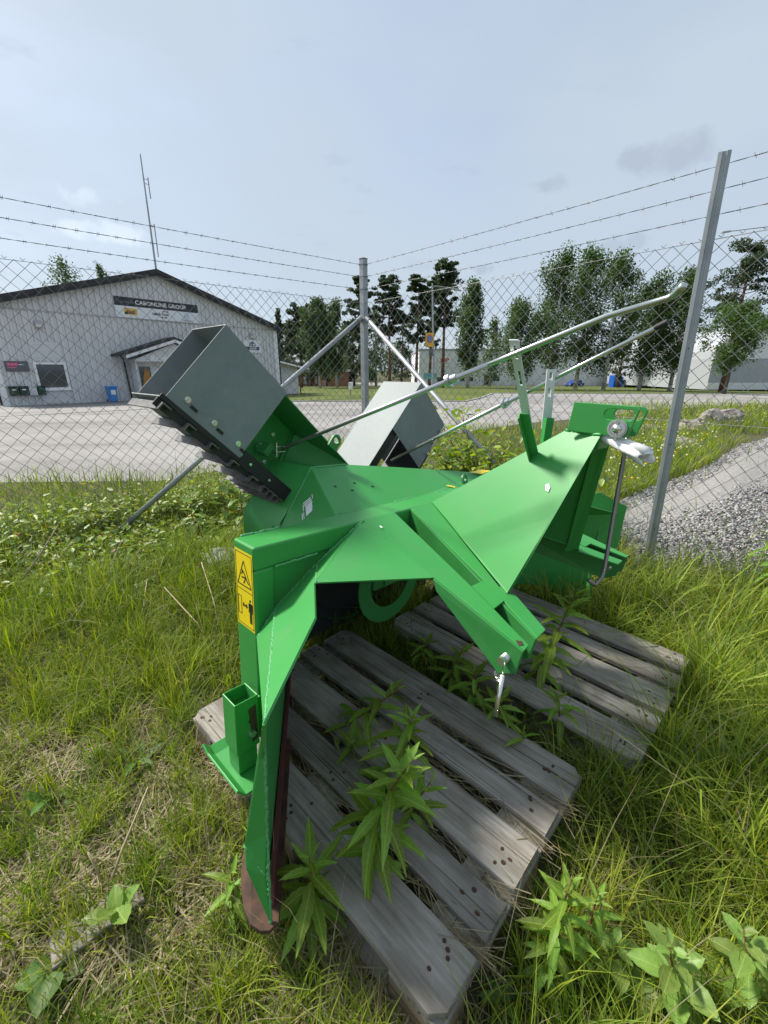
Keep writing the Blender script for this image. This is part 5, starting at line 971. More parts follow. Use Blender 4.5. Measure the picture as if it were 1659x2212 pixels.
# warning decal on the end of the post (outer face w = -.905)
wx = -.9054
def dp(y, z, o_=0.): return A([wx - o_, bf + .112 - y * .104, .158 - z * .262])     # y: 0 left .. 1 right, z: 0 top .. 1 bottom
def dpoly(pts, mt, nm, o_=.0006, par=None): mb = MB(); mb.prism([dp(y_, z_, o_) for y_, z_ in pts], A([-.0004, 0, 0])); return pm(nm, mb, mt)
dpoly([(0, 0), (1, 0), (1, 1), (0, 1)], 'yellow_decal', 'warning_decal', .0)
def dline(a, b, w=.012, asp=.4):
    a = A(a); b = A(b); d = b - a; d2 = A([d[0] * .104, d[1] * .262]); d2 /= np.linalg.norm(d2); n2 = A([-d2[1] / .104, d2[0] / .262]) * w * .104; dpoly([a + n2, b + n2, b - n2, a - n2], 'black', 'pictogram_line')
for a, b in (((.05, .03), (.95, .03)), ((.05, .97), (.95, .97)), ((.05, .03), (.05, .97)), ((.95, .03), (.95, .97)), ((.05, .50), (.95, .50))): dline(a, b, .008)
for a, b in (((.5, .12), (.12, .44)), ((.5, .12), (.88, .44)), ((.12, .44), (.88, .44))): dline(a, b, .016)
for a, b in (((.45, .25), (.60, .32)), ((.60, .32), (.52, .38)), ((.60, .32), (.68, .37)), ((.68, .37), (.76, .39)), ((.45, .25), (.36, .24)), ((.45, .25), (.36, .30)), ((.52, .38), (.46, .41)), ((.36, .34), (.55, .33))): dline(a, b, .022)
for a, b in (((.10, .60), (.28, .60)), ((.10, .60), (.10, .84)), ((.28, .60), (.28, .84)), ((.10, .84), (.28, .84)), ((.36, .70), (.62, .70)), ((.36, .70), (.43, .675)), ((.36, .70), (.43, .725)), ((.62, .70), (.55, .675)), ((.62, .70), (.55, .725))): dline(a, b, .010 if b[0] < .3 else .022)
dpoly([(.80 + .045 * math.cos(t_), .60 + .018 * math.sin(t_)) for t_ in np.linspace(0, 6.28, 13)[:-1]], 'black', 'pictogram_head')
for pts in (((.72, .63), (.90, .63), (.88, .75), (.74, .75)), ((.74, .75), (.80, .75), (.80, .90), (.75, .90)), ((.82, .75), (.88, .75), (.87, .90), (.82, .90)), ((.70, .64), (.72, .64), (.71, .76), (.69, .76)), ((.90, .64), (.92, .64), (.93, .76), (.91, .76))): dpoly(pts, 'black', 'pictogram_body')
for pts_, mt_ in (([(1180, 1048), (1187, 1046), (1190, 1054), (1186, 1064), (1180, 1060)], 'white'),):
    mb = MB(); e_ = tn / np.linalg.norm(tn); e_ = e_ if e_[0] < 0 else -e_; mb.prism([Pq(u, v, TP1, tn) + e_ * .0046 for u, v in pts_], e_ * .0004); pm('paint_spot', mb, mt_)
hn_ = np.cross(G1 - G0, G2 - G0); hn_ /= np.linalg.norm(hn_); hn_ = hn_ if hn_[2] > 0 else -hn_
mb = MB(); mb.prism([Pq(u, v, G0, hn_) + hn_ * .0036 for u, v in ((819, 1137), (825, 1138.5), (826, 1142), (821, 1141))], hn_ * .0004); pm('paint_spot', mb, 'white')
# white plastic document roll tied to the top pin
q0, q1 = wor(Wq(1296, 938, -.02)), wor(Wq(1398, 990, -.06)); dr_ = thing('document_pouch', 'rolled white plastic document pouch hanging from the top link pin', 'pouch', q0)
ax_ = q1 - q0; ax_ /= np.linalg.norm(ax_); sd = np.cross(ax_, (0, 0, 1)); sd /= np.linalg.norm(sd); up_ = np.cross(sd, ax_); mb = MB(); vs = []; fs = []
for i in range(9):
    t_ = i / 8
    for k in range(17):
        a_ = -2.5 + 5.0 * k / 16; r_ = .016 + .010 * t_ + .004 * math.sin(k * 2.1 + i * .8) * t_; vs.append(q0 + (q1 - q0) * t_ + sd * r_ * 1.25 * math.sin(a_) + up_ * r_ * math.cos(a_) * .85 + ax_ * .012 * math.sin(k * .9) * t_)
for i in range(8):
    for k in range(16): fs.append((i * 17 + k, i * 17 + k + 1, (i + 1) * 17 + k + 1, (i + 1) * 17 + k))
build('sleeve', MB().add(vs, fs), 'plastic_wrap', dr_, True, smooth=True, solid=.0015)
mb = MB(); mb.tube([q0 + (0, 0, .0), q0 + (q1 - q0) * .55 + up_ * .012, q0 + (q1 - q0) * .98 + up_ * .02 + sd * .012], [.008, .013, .016], 10); build('rolled_sheet', mb, 'white', dr_, True, smooth=True)

# ------------------------------------------------------------------ pallets
def board_mesh(l, w, t, ch=(0, 0, 0, 0), seed=0):
    r = random.Random(seed); n = 8; mb = MB(); vs = []; fs = []
    for i in range(n + 1):
        x = -l / 2 + l * i / n; bow = .003 * math.sin(math.pi * i / n + seed); e0, e1 = -w / 2, w / 2
        if i == 0: e0 += ch[0]; e1 -= ch[1]
        if i == n: e0 += ch[2]; e1 -= ch[3]
        j = [r.uniform(-.0012, .0012) for k in range(4)]; vs += [(x, e0 + j[0], -t / 2), (x, e1 + j[1], -t / 2), (x, e1 + j[1], t / 2 + bow * .3 + j[2]), (x, e0 + j[0], t / 2 + bow * .3 + j[3])]
    if any(ch):   # chamfered corners: one more section near each end
        pass
    for i in range(n):
        a = i * 4; b = a + 4
        for k in range(4): fs.append((a + k, b + k, b + (k + 1) % 4, a + (k + 1) % 4))
    fs += [(3, 2, 1, 0), (n * 4, n * 4 + 1, n * 4 + 2, n * 4 + 3)]; return mb.add(vs, fs)
nail_me = None
def pallet(cx_, cy_, ang, lab, z0=0.):
    global nail_me
    t_ = thing('pallet', lab, 'pallet', (cx_, cy_, z0), ang, 'weathered pallets under the machine'); ws = [.145, .10, .145, .10, .145]; gap = (.8 - sum(ws)) / 4; y = -.4; tops = []
    if nail_me is None:
        q = MB(); q.tube([(0, 0, -.001), (0, 0, .0012)], .0055, 7); tmp = build('nail', q, 'rust'); nail_me = tmp.data; bpy.data.objects.remove(tmp)
    for i, w in enumerate(ws):
        c = .03; ch = (c, 0, c, 0) if i == 0 else ((0, c, 0, c) if i == 4 else (0, 0, 0, 0)); l = 1.2 * RND.uniform(.992, 1.0)
        # boards get a chamfer section by building them a little finer at the ends
        mb = MB(); r = random.Random(i + int(cx_ * 100)); xs = [-l / 2, -l / 2 + .028, -.36, -.12, .12, .36, l / 2 - .028, l / 2]; vs = []; fs = []
        for k, x in enumerate(xs):
            e0, e1 = -w / 2, w / 2
            if k == 0: e0 += ch[0]; e1 -= ch[1]
            if k == 7: e0 += ch[2]; e1 -= ch[3]
            jj = [r.uniform(-.0018, .0018) for _ in range(4)]; zt_ = .011 + r.uniform(-.001, .001); vs += [(x, e0 + jj[0], -.011), (x, e1 + jj[1], -.011), (x, e1 + jj[1], zt_), (x, e0 + jj[0], zt_)]
        for k in range(7):
            for q in range(4): a = k * 4 + q; b = k * 4 + (q + 1) % 4; fs.append((a, a + 4, b + 4, b))
        fs += [(3, 2, 1, 0), (28, 29, 30, 31)]; mb.add(vs, fs)
        o = build('deck_board', mb, 'wood_grey', t_, bevel=.0022); o.location = (RND.uniform(-.004, .004), y + w / 2, .144 - .011); tops.append((y + w / 2, w))
        for x in (-.53, 0, .53):
            for k in range(4 if w > .12 else 3):
                nn = bpy.data.objects.new('nail', nail_me); COL.objects.link(nn); nn.parent = o; nn.location = (x + RND.uniform(-.035, .035), RND.uniform(-.38, .38) * w, .0112); nn.scale = (RND.uniform(.8, 1.4), RND.uniform(.8, 1.2), 1)
        y += w + gap
    for x in (-.5275, 0, .5275):
        o = build('stringer_board', board_mesh(.8, .145, .022, seed=int(x * 10)), 'wood_grey', t_); o.rotation_euler = (0, 0, math.pi / 2); o.location = (x, 0, .1105)
    for y_, wb in ((-.35, .10), (0, .145), (.35, .10)):
        for x in (-.5275, 0, .5275): mb = MB(); mb.box((0, 0, 0), (.145, wb, .078)); o = build('block', mb, 'wood_brown', t_, bevel=.002); o.location = (x, y_, .061)
        o = build('base_board', board_mesh(1.2, wb, .022, seed=int(y_ * 10) + 3), 'wood_grey', t_); o.location = (0, y_, .011)
    return t_
PA1, PA2 = R(46.3 + 90), R(44.3 + 90)
d1_ = A([math.cos(PA1), math.sin(PA1)]); d2_ = A([math.cos(PA2), math.sin(PA2)])
c1_ = A([.392, .762]) + d1_ * .6; c2c = A([1.158, 1.36]) + d2_ * .6
pallet(c1_[0], c1_[1], PA1, 'grey weathered pallet reaching out from under the intake hood'); pallet(c2c[0], c2c[1], PA2, 'grey weathered pallet overgrown with grass beside the other pallet')
def in_pallet(x, y, m_=0.):
    r = np.zeros(np.shape(x), bool)
    for c, d in ((c1_, d1_), (c2c, d2_)):
        l = (x - c[0]) * d[0] + (y - c[1]) * d[1]; w = -(x - c[0]) * d[1] + (y - c[1]) * d[0]; r |= (abs(l) < .6 + m_) & (abs(w) < .4 + m_)
    return r

# ------------------------------------------------------------------ grass
fl_d = A([-2.26, -1.91]) / math.hypot(2.26, 1.91); fr_d = A([2.18, -2.49]) / math.hypot(2.18, 2.49)
def f_left(x, y): return (x + .23) * fl_d[1] - (y - 5.3) * fl_d[0]        # > 0 outside, in metres
def f_right(x, y): return -((x + .23) * fr_d[1] - (y - 5.3) * fr_d[0])
def wav(x, y, a=1.7, s_=0.): return .5 + .25 * np.sin(a * x * 1.3 + 1.1 * a * y + s_) + .25 * np.sin(a * 2.3 * y - a * 1.9 * x + 2.1 * s_ + 1)
asn_pts = [gnd(u, v) for u, v in ASN]; ASX = [math.atan2(p[0], p[1]) for p in asn_pts]; ASR = [math.hypot(p[0], p[1]) for p in asn_pts]
def on_asphalt(x, y): return np.hypot(x, y) > np.interp(np.arctan2(x, y), ASX, ASR)
gvn = [gnd(u, np.interp(u, *zip(*GVN))) for u in ug]; gvf = [gnd(u, np.interp(u, *zip(*GVF))) for u in ug]; GA = [math.atan2(p[0], p[1]) for p in gvn]
def on_gravel(x, y):
    a = np.arctan2(x, y); r = np.hypot(x, y); return (a > GA[0]) & (r > np.interp(a, GA, [math.hypot(p[0], p[1]) for p in gvn])) & (r < np.interp(a, [math.atan2(p[0], p[1]) for p in gvf], [math.hypot(p[0], p[1]) for p in gvf]))
def blades(x, y, h, w, bend, cols, seg=3, yaw=None, z0=None, lie=0.):
    n = len(x); yaw = NR.uniform(0, 2 * math.pi, n) if yaw is None else yaw; cy, sy = np.cos(yaw), np.sin(yaw); z0 = gzv(x, y) if z0 is None else z0
    V = np.zeros((n, 2 * seg + 1, 3), np.float32); C = np.zeros((n, 2 * seg + 1, 3), np.float32)
    tw = NR.uniform(-.9, .9, n)
    for k in range(seg + 1):
        t = k / seg; out = h * bend * t ** 1.8; up = h * (t - .55 * bend ** 2 * t ** 2.5); up = np.maximum(up, .004 + .0 * h); ww = w * (1 - t ** 1.6) * .5
        px_, py_ = x + cy * out, y + sy * out; wx, wy = -np.sin(yaw + tw * t), np.cos(yaw + tw * t)
        if k < seg:
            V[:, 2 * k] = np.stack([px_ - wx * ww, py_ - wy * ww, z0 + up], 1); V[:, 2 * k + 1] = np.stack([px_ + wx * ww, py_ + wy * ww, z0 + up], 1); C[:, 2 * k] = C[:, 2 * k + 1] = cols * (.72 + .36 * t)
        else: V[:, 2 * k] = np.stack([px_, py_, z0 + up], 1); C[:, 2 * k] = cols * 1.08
    F = []
    for k in range(seg - 1): F += [(2 * k, 2 * k + 1, 2 * k + 3), (2 * k, 2 * k + 3, 2 * k + 2)]
    F.append((2 * seg - 2, 2 * seg - 1, 2 * seg)); F = np.array(F); m = 2 * seg + 1
    return V.reshape(-1, 3), (F[None] + (np.arange(n) * m)[:, None, None]).reshape(-1, 3), C.reshape(-1, 3)
def polar(n, r0, r1, a0, a1, p=1.): a = NR.uniform(a0, a1, n); r = r0 + (r1 - r0) * NR.random(n) ** p; return r * np.sin(a), r * np.cos(a)
GREEN = np.array([(.200, .275, .026), (.250, .315, .030), (.140, .220, .024), (.300, .330, .046), (.120, .185, .026)]); STRAW = np.array([(.36, .30, .17), (.46, .39, .24), (.28, .22, .12), (.40, .36, .22)])
def grass_patch(n, r0, r1, a0, a1, green=1.):
    x, y = polar(n, r0, r1, a0, a1); keep = ~on_asphalt(x, y) & ~(on_gravel(x, y) & (NR.random(n) > .02)) & ~(in_pallet(x, y, .012)); x, y = x[keep], y[keep]; n = len(x)
    fl, fr = f_left(x, y), f_right(x, y); tuft = wav(x, y, 5.5, .7) * .6 + wav(x, y, 14, 2.) * .4; big = wav(x, y, 1.5, 3.)
    lush = np.clip((y - 1.2) / 1.0, 0, 1) * (x < .3) + np.clip((x - .55) / .5, 0, 1) * (x >= .3)
    h = (.045 + .075 * NR.random(n)) * (.55 + .9 * tuft) + lush * (.07 + .27 * NR.random(n) ** 1.3) * (.45 + .9 * tuft)
    sL = (x + .23) * fl_d[0] + (y - 5.3) * fl_d[1]; h *= np.where((fl < .05) & (fl > -.9) & (sL > 1.5) & (sL < 3.5), .5, 1.); dry = (lush < .45) & (NR.random(n) < .20 * (1 - tuft * .5)) | (NR.random(n) < .03)
    keep = NR.random(n) < np.where(lush < .3, .15 + 1.0 * tuft ** 1.5, .75 + .3 * tuft); bend = NR.uniform(.15, .95, n); w = NR.uniform(.0024, .0052, n) * (1 + .5 * lush) * (1 + .10 * np.hypot(x, y))
    cols = GREEN[NR.integers(0, len(GREEN), n)] * NR.uniform(.75, 1.25, (n, 1)) * (.82 + .42 * big)[:, None]; cs = STRAW[NR.integers(0, len(STRAW), n)] * NR.uniform(.6, 1.15, (n, 1)); cols = np.where(dry[:, None], cs, cols)
    bend = np.where(dry, NR.uniform(.8, 1.3, n), bend); h = np.where(dry, h * NR.uniform(.8, 1.7, n), h); w = np.where(dry, w * .6, w)
    x, y, h, w, bend, cols = [q[keep] for q in (x, y, h, w, bend, cols)]; return blades(x, y, h, w, bend, cols)
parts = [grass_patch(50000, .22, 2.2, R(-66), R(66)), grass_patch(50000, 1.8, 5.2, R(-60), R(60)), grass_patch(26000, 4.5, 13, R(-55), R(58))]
def join(parts):
    V = []; F = []; C = []; o = 0
    for v, f, c in parts: V.append(v); F.append(f + o); C.append(c); o += len(v)
    return np.concatenate(V), np.concatenate(F), np.concatenate(C)
# separate green tufts standing up out of the straw
def tufts(k, r0, r1, a0, a1, hmin, hmax):
    tx, ty = polar(k, r0, r1, a0, a1, .8); ok = ~on_asphalt(tx, ty) & ~on_gravel(tx, ty) & ~in_pallet(tx, ty, .02); tx, ty = tx[ok], ty[ok]; k = len(tx); m_ = 34
    th_ = np.repeat(NR.uniform(hmin, hmax, k), m_); x = np.repeat(tx, m_) + NR.normal(0, .022, k * m_); y = np.repeat(ty, m_) + NR.normal(0, .022, k * m_); cc = np.repeat(GREEN[NR.integers(0, 4, k)] * NR.uniform(.9, 1.35, (k, 1)), m_, 0) * NR.uniform(.75, 1.2, (k * m_, 1))
    return blades(x, y, th_ * NR.uniform(.45, 1.15, k * m_), NR.uniform(.0028, .0055, k * m_), NR.uniform(.2, .85, k * m_), cc)
parts += [tufts(250, .35, 2.4, R(-64), R(-4), .07, .19), tufts(330, 1.5, 3.6, R(-58), R(-6), .14, .34), tufts(260, .4, 3.0, R(28), R(64), .10, .30)]
# fallen straw lying flat
n = 19000; x, y = polar(n, .3, 2.6, R(-64), R(20), .9); k = ~in_pallet(x, y, -.0) & (wav(x, y, 3.1, 1.) > .38) & (y < 2.6); x, y = x[k], y[k]; n = len(x)
q = np.stack([x, y, NR.uniform(.006, .035, n)], 1); yaw = NR.uniform(0, 6.28, n); L_ = NR.uniform(.06, .24, n); tv = np.array([(-.5, -.5, 0), (0, -.55, .0), (.5, -.3, 0), (.5, .3, 0), (0, .55, 0), (-.5, .5, 0)]); tf = np.array([(0, 1, 4), (0, 4, 5), (1, 2, 3), (1, 3, 4)])
M = rots(yaw, NR.normal(0, .12, n), NR.uniform(-.5, .5, n), np.ones(n)); M = M * np.stack([L_, NR.uniform(.0018, .0040, n), np.ones(n)], 1)[:, None, :]; c = STRAW[NR.integers(0, 4, n)] * NR.uniform(.6, 1.2, (n, 1)); parts.append(scatter(tv, tf, q, M, c))
# straw caught in the gaps of the near pallet
n = 700; gy = NR.choice([-.2345 + .0, -.07, .07, .2345], n); gy = NR.choice(np.array([-.4 + .145 + .0206, -.4 + .145 + .041 + .1 + .0206, .4 - .145 - .041 - .1 - .0206, .4 - .145 - .0206]), n) + NR.normal(0, .012, n); gl = -.6 + 1.0 * NR.random(n) ** 1.3
q = np.stack([c1_[0] + d1_[0] * gl - d1_[1] * gy, c1_[1] + d1_[1] * gl + d1_[0] * gy, NR.uniform(.10, .15, n)], 1); M = rots(PA1 + NR.normal(0, .45, n), NR.normal(0, .1, n), NR.uniform(-.5, .5, n), np.ones(n)) * np.stack([NR.uniform(.04, .16, n), NR.uniform(.0012, .0026, n), np.ones(n)], 1)[:, None, :]; parts.append(scatter(tv, tf, q, M, STRAW[NR.integers(0, 4, n)] * NR.uniform(.6, 1.1, (n, 1))))
# tall blades through and around the second pallet, arching
n = 2600; x = NR.uniform(.55, 2.6, n); y = NR.uniform(.35, 2.7, n); k = (~in_pallet(x, y, -.02) | (NR.random(n) < .28)) & (f_right(x, y) < -.02) & ((x - .4) > (y - 1.) * .2); x, y = x[k], y[k]; n = len(x)
parts.append(blades(x, y, NR.uniform(.18, .42, n), NR.uniform(.003, .0065, n), NR.uniform(.5, 1.15, n), GREEN[NR.integers(0, 5, n)] * NR.uniform(.75, 1.2, (n, 1)), 4)[:3] if False else blades(x, y, NR.uniform(.16, .40, n), NR.uniform(.003, .0065, n), NR.uniform(.5, 1.15, n), GREEN[NR.integers(0, 5, n)] * NR.uniform(.75, 1.2, (n, 1))))
# broad reed-like blades and dry seed stems standing above the rest
n = 150; x = NR.uniform(.95, 2.3, n); y = NR.uniform(.55, 2.4, n); k = ~in_pallet(x, y, .0) & (f_right(x, y) < -.05); x, y = x[k], y[k]; n = len(x); parts.append(blades(x, y, NR.uniform(.35, .62, n), NR.uniform(.007, .012, n), NR.uniform(.5, 1.1, n), np.array([(.24, .33, .04)]) * NR.uniform(.8, 1.25, (n, 1))))
n = 420; x, y = polar(n, .5, 4.5, R(-60), R(60)); k = ~in_pallet(x, y, .02) & ~on_asphalt(x, y) & ~on_gravel(x, y); x, y = x[k], y[k]; n = len(x); parts.append(blades(x, y, NR.uniform(.20, .48, n), NR.uniform(.0022, .0036, n), NR.uniform(.1, .6, n), STRAW[NR.integers(0, 4, n)] * NR.uniform(.8, 1.2, (n, 1))))
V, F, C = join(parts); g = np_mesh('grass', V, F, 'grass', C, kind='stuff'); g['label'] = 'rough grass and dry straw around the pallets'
# tall weeds on the far side of the right-hand fence and along the road
n = 9000; u = NR.uniform(1290, 1720, n); parts = []
P = []
for i in range(n):
    if i % 2: uu_ = RND.uniform(1300, 1545); vv_ = RND.uniform(930, 1090) 
    else: uu_ = RND.uniform(1240, 1760); vv_ = RND.uniform(876, 940)
    P.append(gnd(uu_, vv_))
P = np.array(P); k = ~on_gravel(P[:, 0], P[:, 1]) & (f_right(P[:, 0], P[:, 1]) > .1); P = P[k]; n = len(P); x, y = P[:, 0], P[:, 1]; r_ = np.hypot(x, y)
parts.append(blades(x, y, NR.uniform(.15, .45, n) * np.clip(.8 + r_ * .03, .8, 1.7), .004 * (1 + r_ * .22), NR.uniform(.2, .9, n), GREEN[NR.integers(0, 5, n)] * NR.uniform(.8, 1.35, (n, 1))))
# small blossoms
k = NR.random(n) < .07; Q = np.stack([x[k], y[k], gzv(x[k], y[k]) + NR.uniform(.22, .5, k.sum())], 1); m_ = len(Q); cc = np.where((NR.random(m_) < .35)[:, None], np.array([.75, .60, .06]), np.array([.72, .74, .52])); v, f, c = scatter(oc, of, Q, rots(NR.uniform(0, 6, m_), NR.uniform(-1, 1, m_), NR.uniform(-1, 1, m_), NR.uniform(.010, .02, m_)), cc); parts.append((v, f, c))
V, F, C = join(parts); g = np_mesh('weeds', V, F, 'grass', C, kind='stuff'); g['label'] = 'tall flowering weeds between the fence, gravel and road'

# ------------------------------------------------------------------ leafy undergrowth along the yard-side fence
lt = np.array([(0, 0, 0), (.34, .27, .05), (.75, .20, .03), (1, 0, -.10), (.75, -.20, .03), (.34, -.27, .05), (.5, 0, -.03)], float); ltf = np.array([(0, 6, 1), (1, 6, 2), (2, 6, 3), (3, 6, 4), (4, 6, 5), (5, 6, 0)])
def undergrowth(P0_, hts, nl, lsz, cols, spread=.10):
    P = []; Y = []; Pi = []; S_ = []; C = []; st = []
    for (x, y, z), h, m_ in zip(P0_, hts, nl):
        lean = NR.normal(0, .16, 2) * h; st.append(((x, y, z), (x + lean[0], y + lean[1], z + h)))
        for j in range(m_):
            f = .2 + .8 * (j + RND.random()) / m_; P.append((x + lean[0] * f + RND.gauss(0, spread * .25), y + lean[1] * f + RND.gauss(0, spread * .25), z + h * f)); Y.append(j * 2.4 + RND.uniform(-.5, .5)); Pi.append(RND.uniform(-.5, .5)); S_.append(lsz * RND.uniform(.55, 1.25)); C.append(cols[RND.randrange(len(cols))])
    n = len(P); C = np.array(C) * NR.uniform(.7, 1.3, (n, 1)); v, f, c = scatter(lt, ltf, np.array(P), rots(np.array(Y), np.array(Pi), NR.uniform(-.6, .6, n), np.array(S_)), C); return v, f, c, st
UG = [(.21, .30, .030), (.26, .335, .038), (.15, .24, .028), (.31, .36, .05), (.18, .27, .05), (.16, .25, .07)] * 7 + [(.30, .14, .03), (.42, .36, .04)]
pts = []; lowf = []
for i in range(2300):
    s_ = RND.uniform(-.3, 4.9); o_ = RND.triangular(-1.35, 1.2, -.15); p = A([-.23, 5.3]) + fl_d * s_ + A([fl_d[1], -fl_d[0]]) * o_
    if on_asphalt(p[0], p[1]) and RND.random() > .03: continue
    if p[0] > -.25 and p[1] < 3.2: continue
    pts.append((p[0], p[1], 0.)); lowf.append(.42 if (1.5 < s_ < 3.5 and o_ < .05) else 1.)
hts = [RND.uniform(.08, .30) * (1.5 if RND.random() < .10 else 1) * lf for p, lf in zip(pts, lowf)]; v, f, c, st = undergrowth(pts, hts, [RND.randint(7, 12) for p in pts], .060, UG)
sm = [(v, f, c)]
sx, sy = [], []
V, F, C = join(sm); g = np_mesh('undergrowth', V, F, 'leaf_small', C, kind='stuff', smooth=False); g['label'] = 'dense leafy seedlings along the yard-side fence'
mb = MB()
for a, b in st[::2]: mb.tube([a, b], [.003, .0015], 4, cap=False)
g = build('undergrowth_stems', mb, 'stem_red', kind='stuff'); g['label'] = 'thin reddish stems among the leafy seedlings'

# ------------------------------------------------------------------ single plants
def leaf_data(name, width, curve, mt, n=11, tip=.8, wave=0.):
    mb = MB(); vs = []; fs = []
    for i in range(n + 1):
        t_ = i / n; w = width * (math.sin(math.pi * t_ ** tip) ** .9 + .02) * .5 if 0 < t_ < 1 else .004; w *= 1 + (.10 if i % 2 else -.08) * (0 < i < n) * (1 if width < .3 else .3); x = t_ * (1 - .12 * abs(curve)); z = -curve * t_ ** 2 + .05 * t_; wv = wave * math.sin(i * 2.3)
        vs += [(x, -w, z + w * .45 + wv), (x, 0, z), (x, w, z + w * .45 - wv)]
    for i in range(n): a = 3 * i; fs += [(a, a + 3, a + 4, a + 1), (a + 1, a + 4, a + 5, a + 2)]
    me = bpy.data.meshes.new(name); me.from_pydata(vs, [], fs); me.materials.append(MATS[mt])
    for p_ in me.polygons: p_.use_smooth = True
    return me
FW = [leaf_data('fireweed_leaf', .225, c_, 'fireweed_leaf', wave=w_) for c_, w_ in ((.12, .012), (.35, .015), (.6, .01))]
WL = [leaf_data('willow_leaf', .50, c_, 'willow_leaf', tip=1.15, wave=.02) for c_ in (.1, .35, -.15)]
RL = [leaf_data('round_leaf', .85, c_, 'weed_leaf', tip=.75, wave=.03) for c_ in (.15, .4)]; DL = [leaf_data('dandelion_leaf', .30, c_, 'weed_leaf', tip=1.3, wave=.04) for c_ in (.2, .5)]
def add_leaf(me, parent, p, yaw, pitch, ln, roll=0., name='leaf'):
    o = bpy.data.objects.new(name, me); COL.objects.link(o); o.parent = parent; o.location = p; o.rotation_euler = Euler((roll, -pitch, yaw), 'XYZ'); o.scale = (ln, ln, ln); return o
def fireweed(base, top, n, ll, lab, grp='fireweed plants around the machine', meshes=FW, stem='stem_red', z_up=.9, t0=.08):
    if meshes is FW: n = int(n * 1.1); ll *= .82
    base = A(base); top = A(top); t_ = thing('fireweed', lab, 'plant', base, group=grp); H = top - base; ht = np.linalg.norm(H); bow = NR.normal(0, .05, 3) * ht; bow[2] = 0
    f_ = lambda s_: H * s_ + bow * math.sin(math.pi * s_); mb = MB(); mb.tube([f_(s_) for s_ in np.linspace(0, 1, 7)], [.0042, .004, .0038, .0034, .003, .0024, .0015], 6); build('stem', mb, stem, t_, smooth=True)
    for i in range(n):
        s_ = t0 + (1 - t0) * ((i + .5) / n) ** .8; prof = (.55 + .75 * math.sin(math.pi * min(1, s_ * .75 + .12))) * (1 if s_ < .82 else 1 - (s_ - .82) * 3.4); pitch = -.25 + 1.0 * s_ ** 2.5 + RND.uniform(-.22, .25)
        add_leaf(meshes[RND.randrange(len(meshes)) if s_ < .8 else 0], t_, f_(s_), i * 2.4 + RND.uniform(-.35, .35), pitch * z_up, ll * max(.22, prof) * RND.uniform(.8, 1.15), RND.uniform(-.3, .3))
    return t_
def pz(u, v, z): return onz(u, v, z)
fireweed(pz(805, 1905, .10), pz(893, 1640, .52), 40, .125, 'large fireweed growing up through the middle of the near pallet')
fireweed(pz(800, 1720, .10), pz(893, 1545, .42), 26, .12, 'fireweed behind the largest one on the near pallet')
fireweed(pz(700, 1590, .08), pz(862, 1488, .34), 20, .11, 'slanting fireweed in the shade under the intake hood')
fireweed(pz(664, 1975, .02), pz(668, 1852, .26), 24, .12, 'fireweed with drooping leaves right of the rusty runner')
fireweed(pz(505, 1990, .02), pz(500, 1880, .16), 13, .085, 'small fireweed left of the rusty runner')
fireweed(pz(1130, 1500, .05), pz(1248, 1272, .50), 34, .15, 'tall fireweed between the lower link arm and the second pallet')
fireweed(pz(1190, 1600, .03), pz(1200, 1502, .24), 18, .10, 'low fireweed rosette between the two pallets')
fireweed(pz(960, 1500, .03), pz(1000, 1400, .24), 24, .12, 'shaded fireweed under the hanging linch pin')
fireweed(pz(1178, 2150, .01), pz(1236, 1892, .30), 34, .085, 'fireweed in the grass beyond the end of the near pallet')
fireweed(pz(1255, 2120, .01), pz(1292, 1930, .22), 20, .07, 'second smaller fireweed beside the one past the pallet end')
fireweed(pz(1692, 1335, .0), pz(1665, 1130, .50), 26, .17, 'tall fireweed at the gravel-side fence')
fireweed(pz(980, 1660, .02), pz(985, 1610, .14), 12, .06, 'tiny fireweed in a gap of the near pallet')
for u0_, v0_, u1_, v1_, z1_, n_2, l_, lab_ in ((1010, 1540, 1030, 1440, .26, 20, .11, 'shaded fireweed left of the second pallet'), (1065, 1600, 1085, 1500, .26, 20, .11, 'leafy fireweed at the corner of the second pallet'), (905, 1450, 920, 1380, .20, 16, .10, 'dim fireweed beneath the lower link arm'), (1120, 1650, 1130, 1580, .18, 16, .09, 'low fireweed in the gap between the pallets'), (740, 1650, 770, 1600, .22, 12, .09, 'thin fireweed in a shaded gap of the near pallet'), (880, 1790, 930, 1690, .30, 16, .10, 'leaning fireweed beside the largest one')): fireweed(pz(u0_, v0_, .02), pz(u1_, v1_, z1_), n_2, l_, lab_)
for u0_, v0_, u1_, v1_, z1_, n_2, lab_ in ((500, 1140, 466, 1000, .55, 20, 'tallest broad-leaved seedling behind the green post'), (535, 1150, 522, 1030, .42, 16, 'broad-leaved seedling touching the round fan drum'), (440, 1160, 420, 1060, .38, 14, 'shorter broad-leaved seedling beside the tallest one')): fireweed(pz(u0_, v0_, .0), pz(u1_, v1_, z1_), n_2, .11, lab_, meshes=WL, grp='broad-leaved seedlings behind the post')
for u, v, z, h, n, ll, lab in ((1440, 2225, .0, .24, 21, .066, 'willow sapling with broad pale leaves beyond the pallet end'), (1585, 2215, .0, .27, 19, .066, 'upright willow sapling with one yellow-green leaf on top'), (1340, 2160, .0, .15, 13, .055, 'low willow sapling with grey-backed leaves')):
    b = pz(u, v, z); fireweed(b, b + A([-.02, .04, h]), n, ll, lab, 'willow saplings in the grass', WL, 'stem_red', .8, .3)
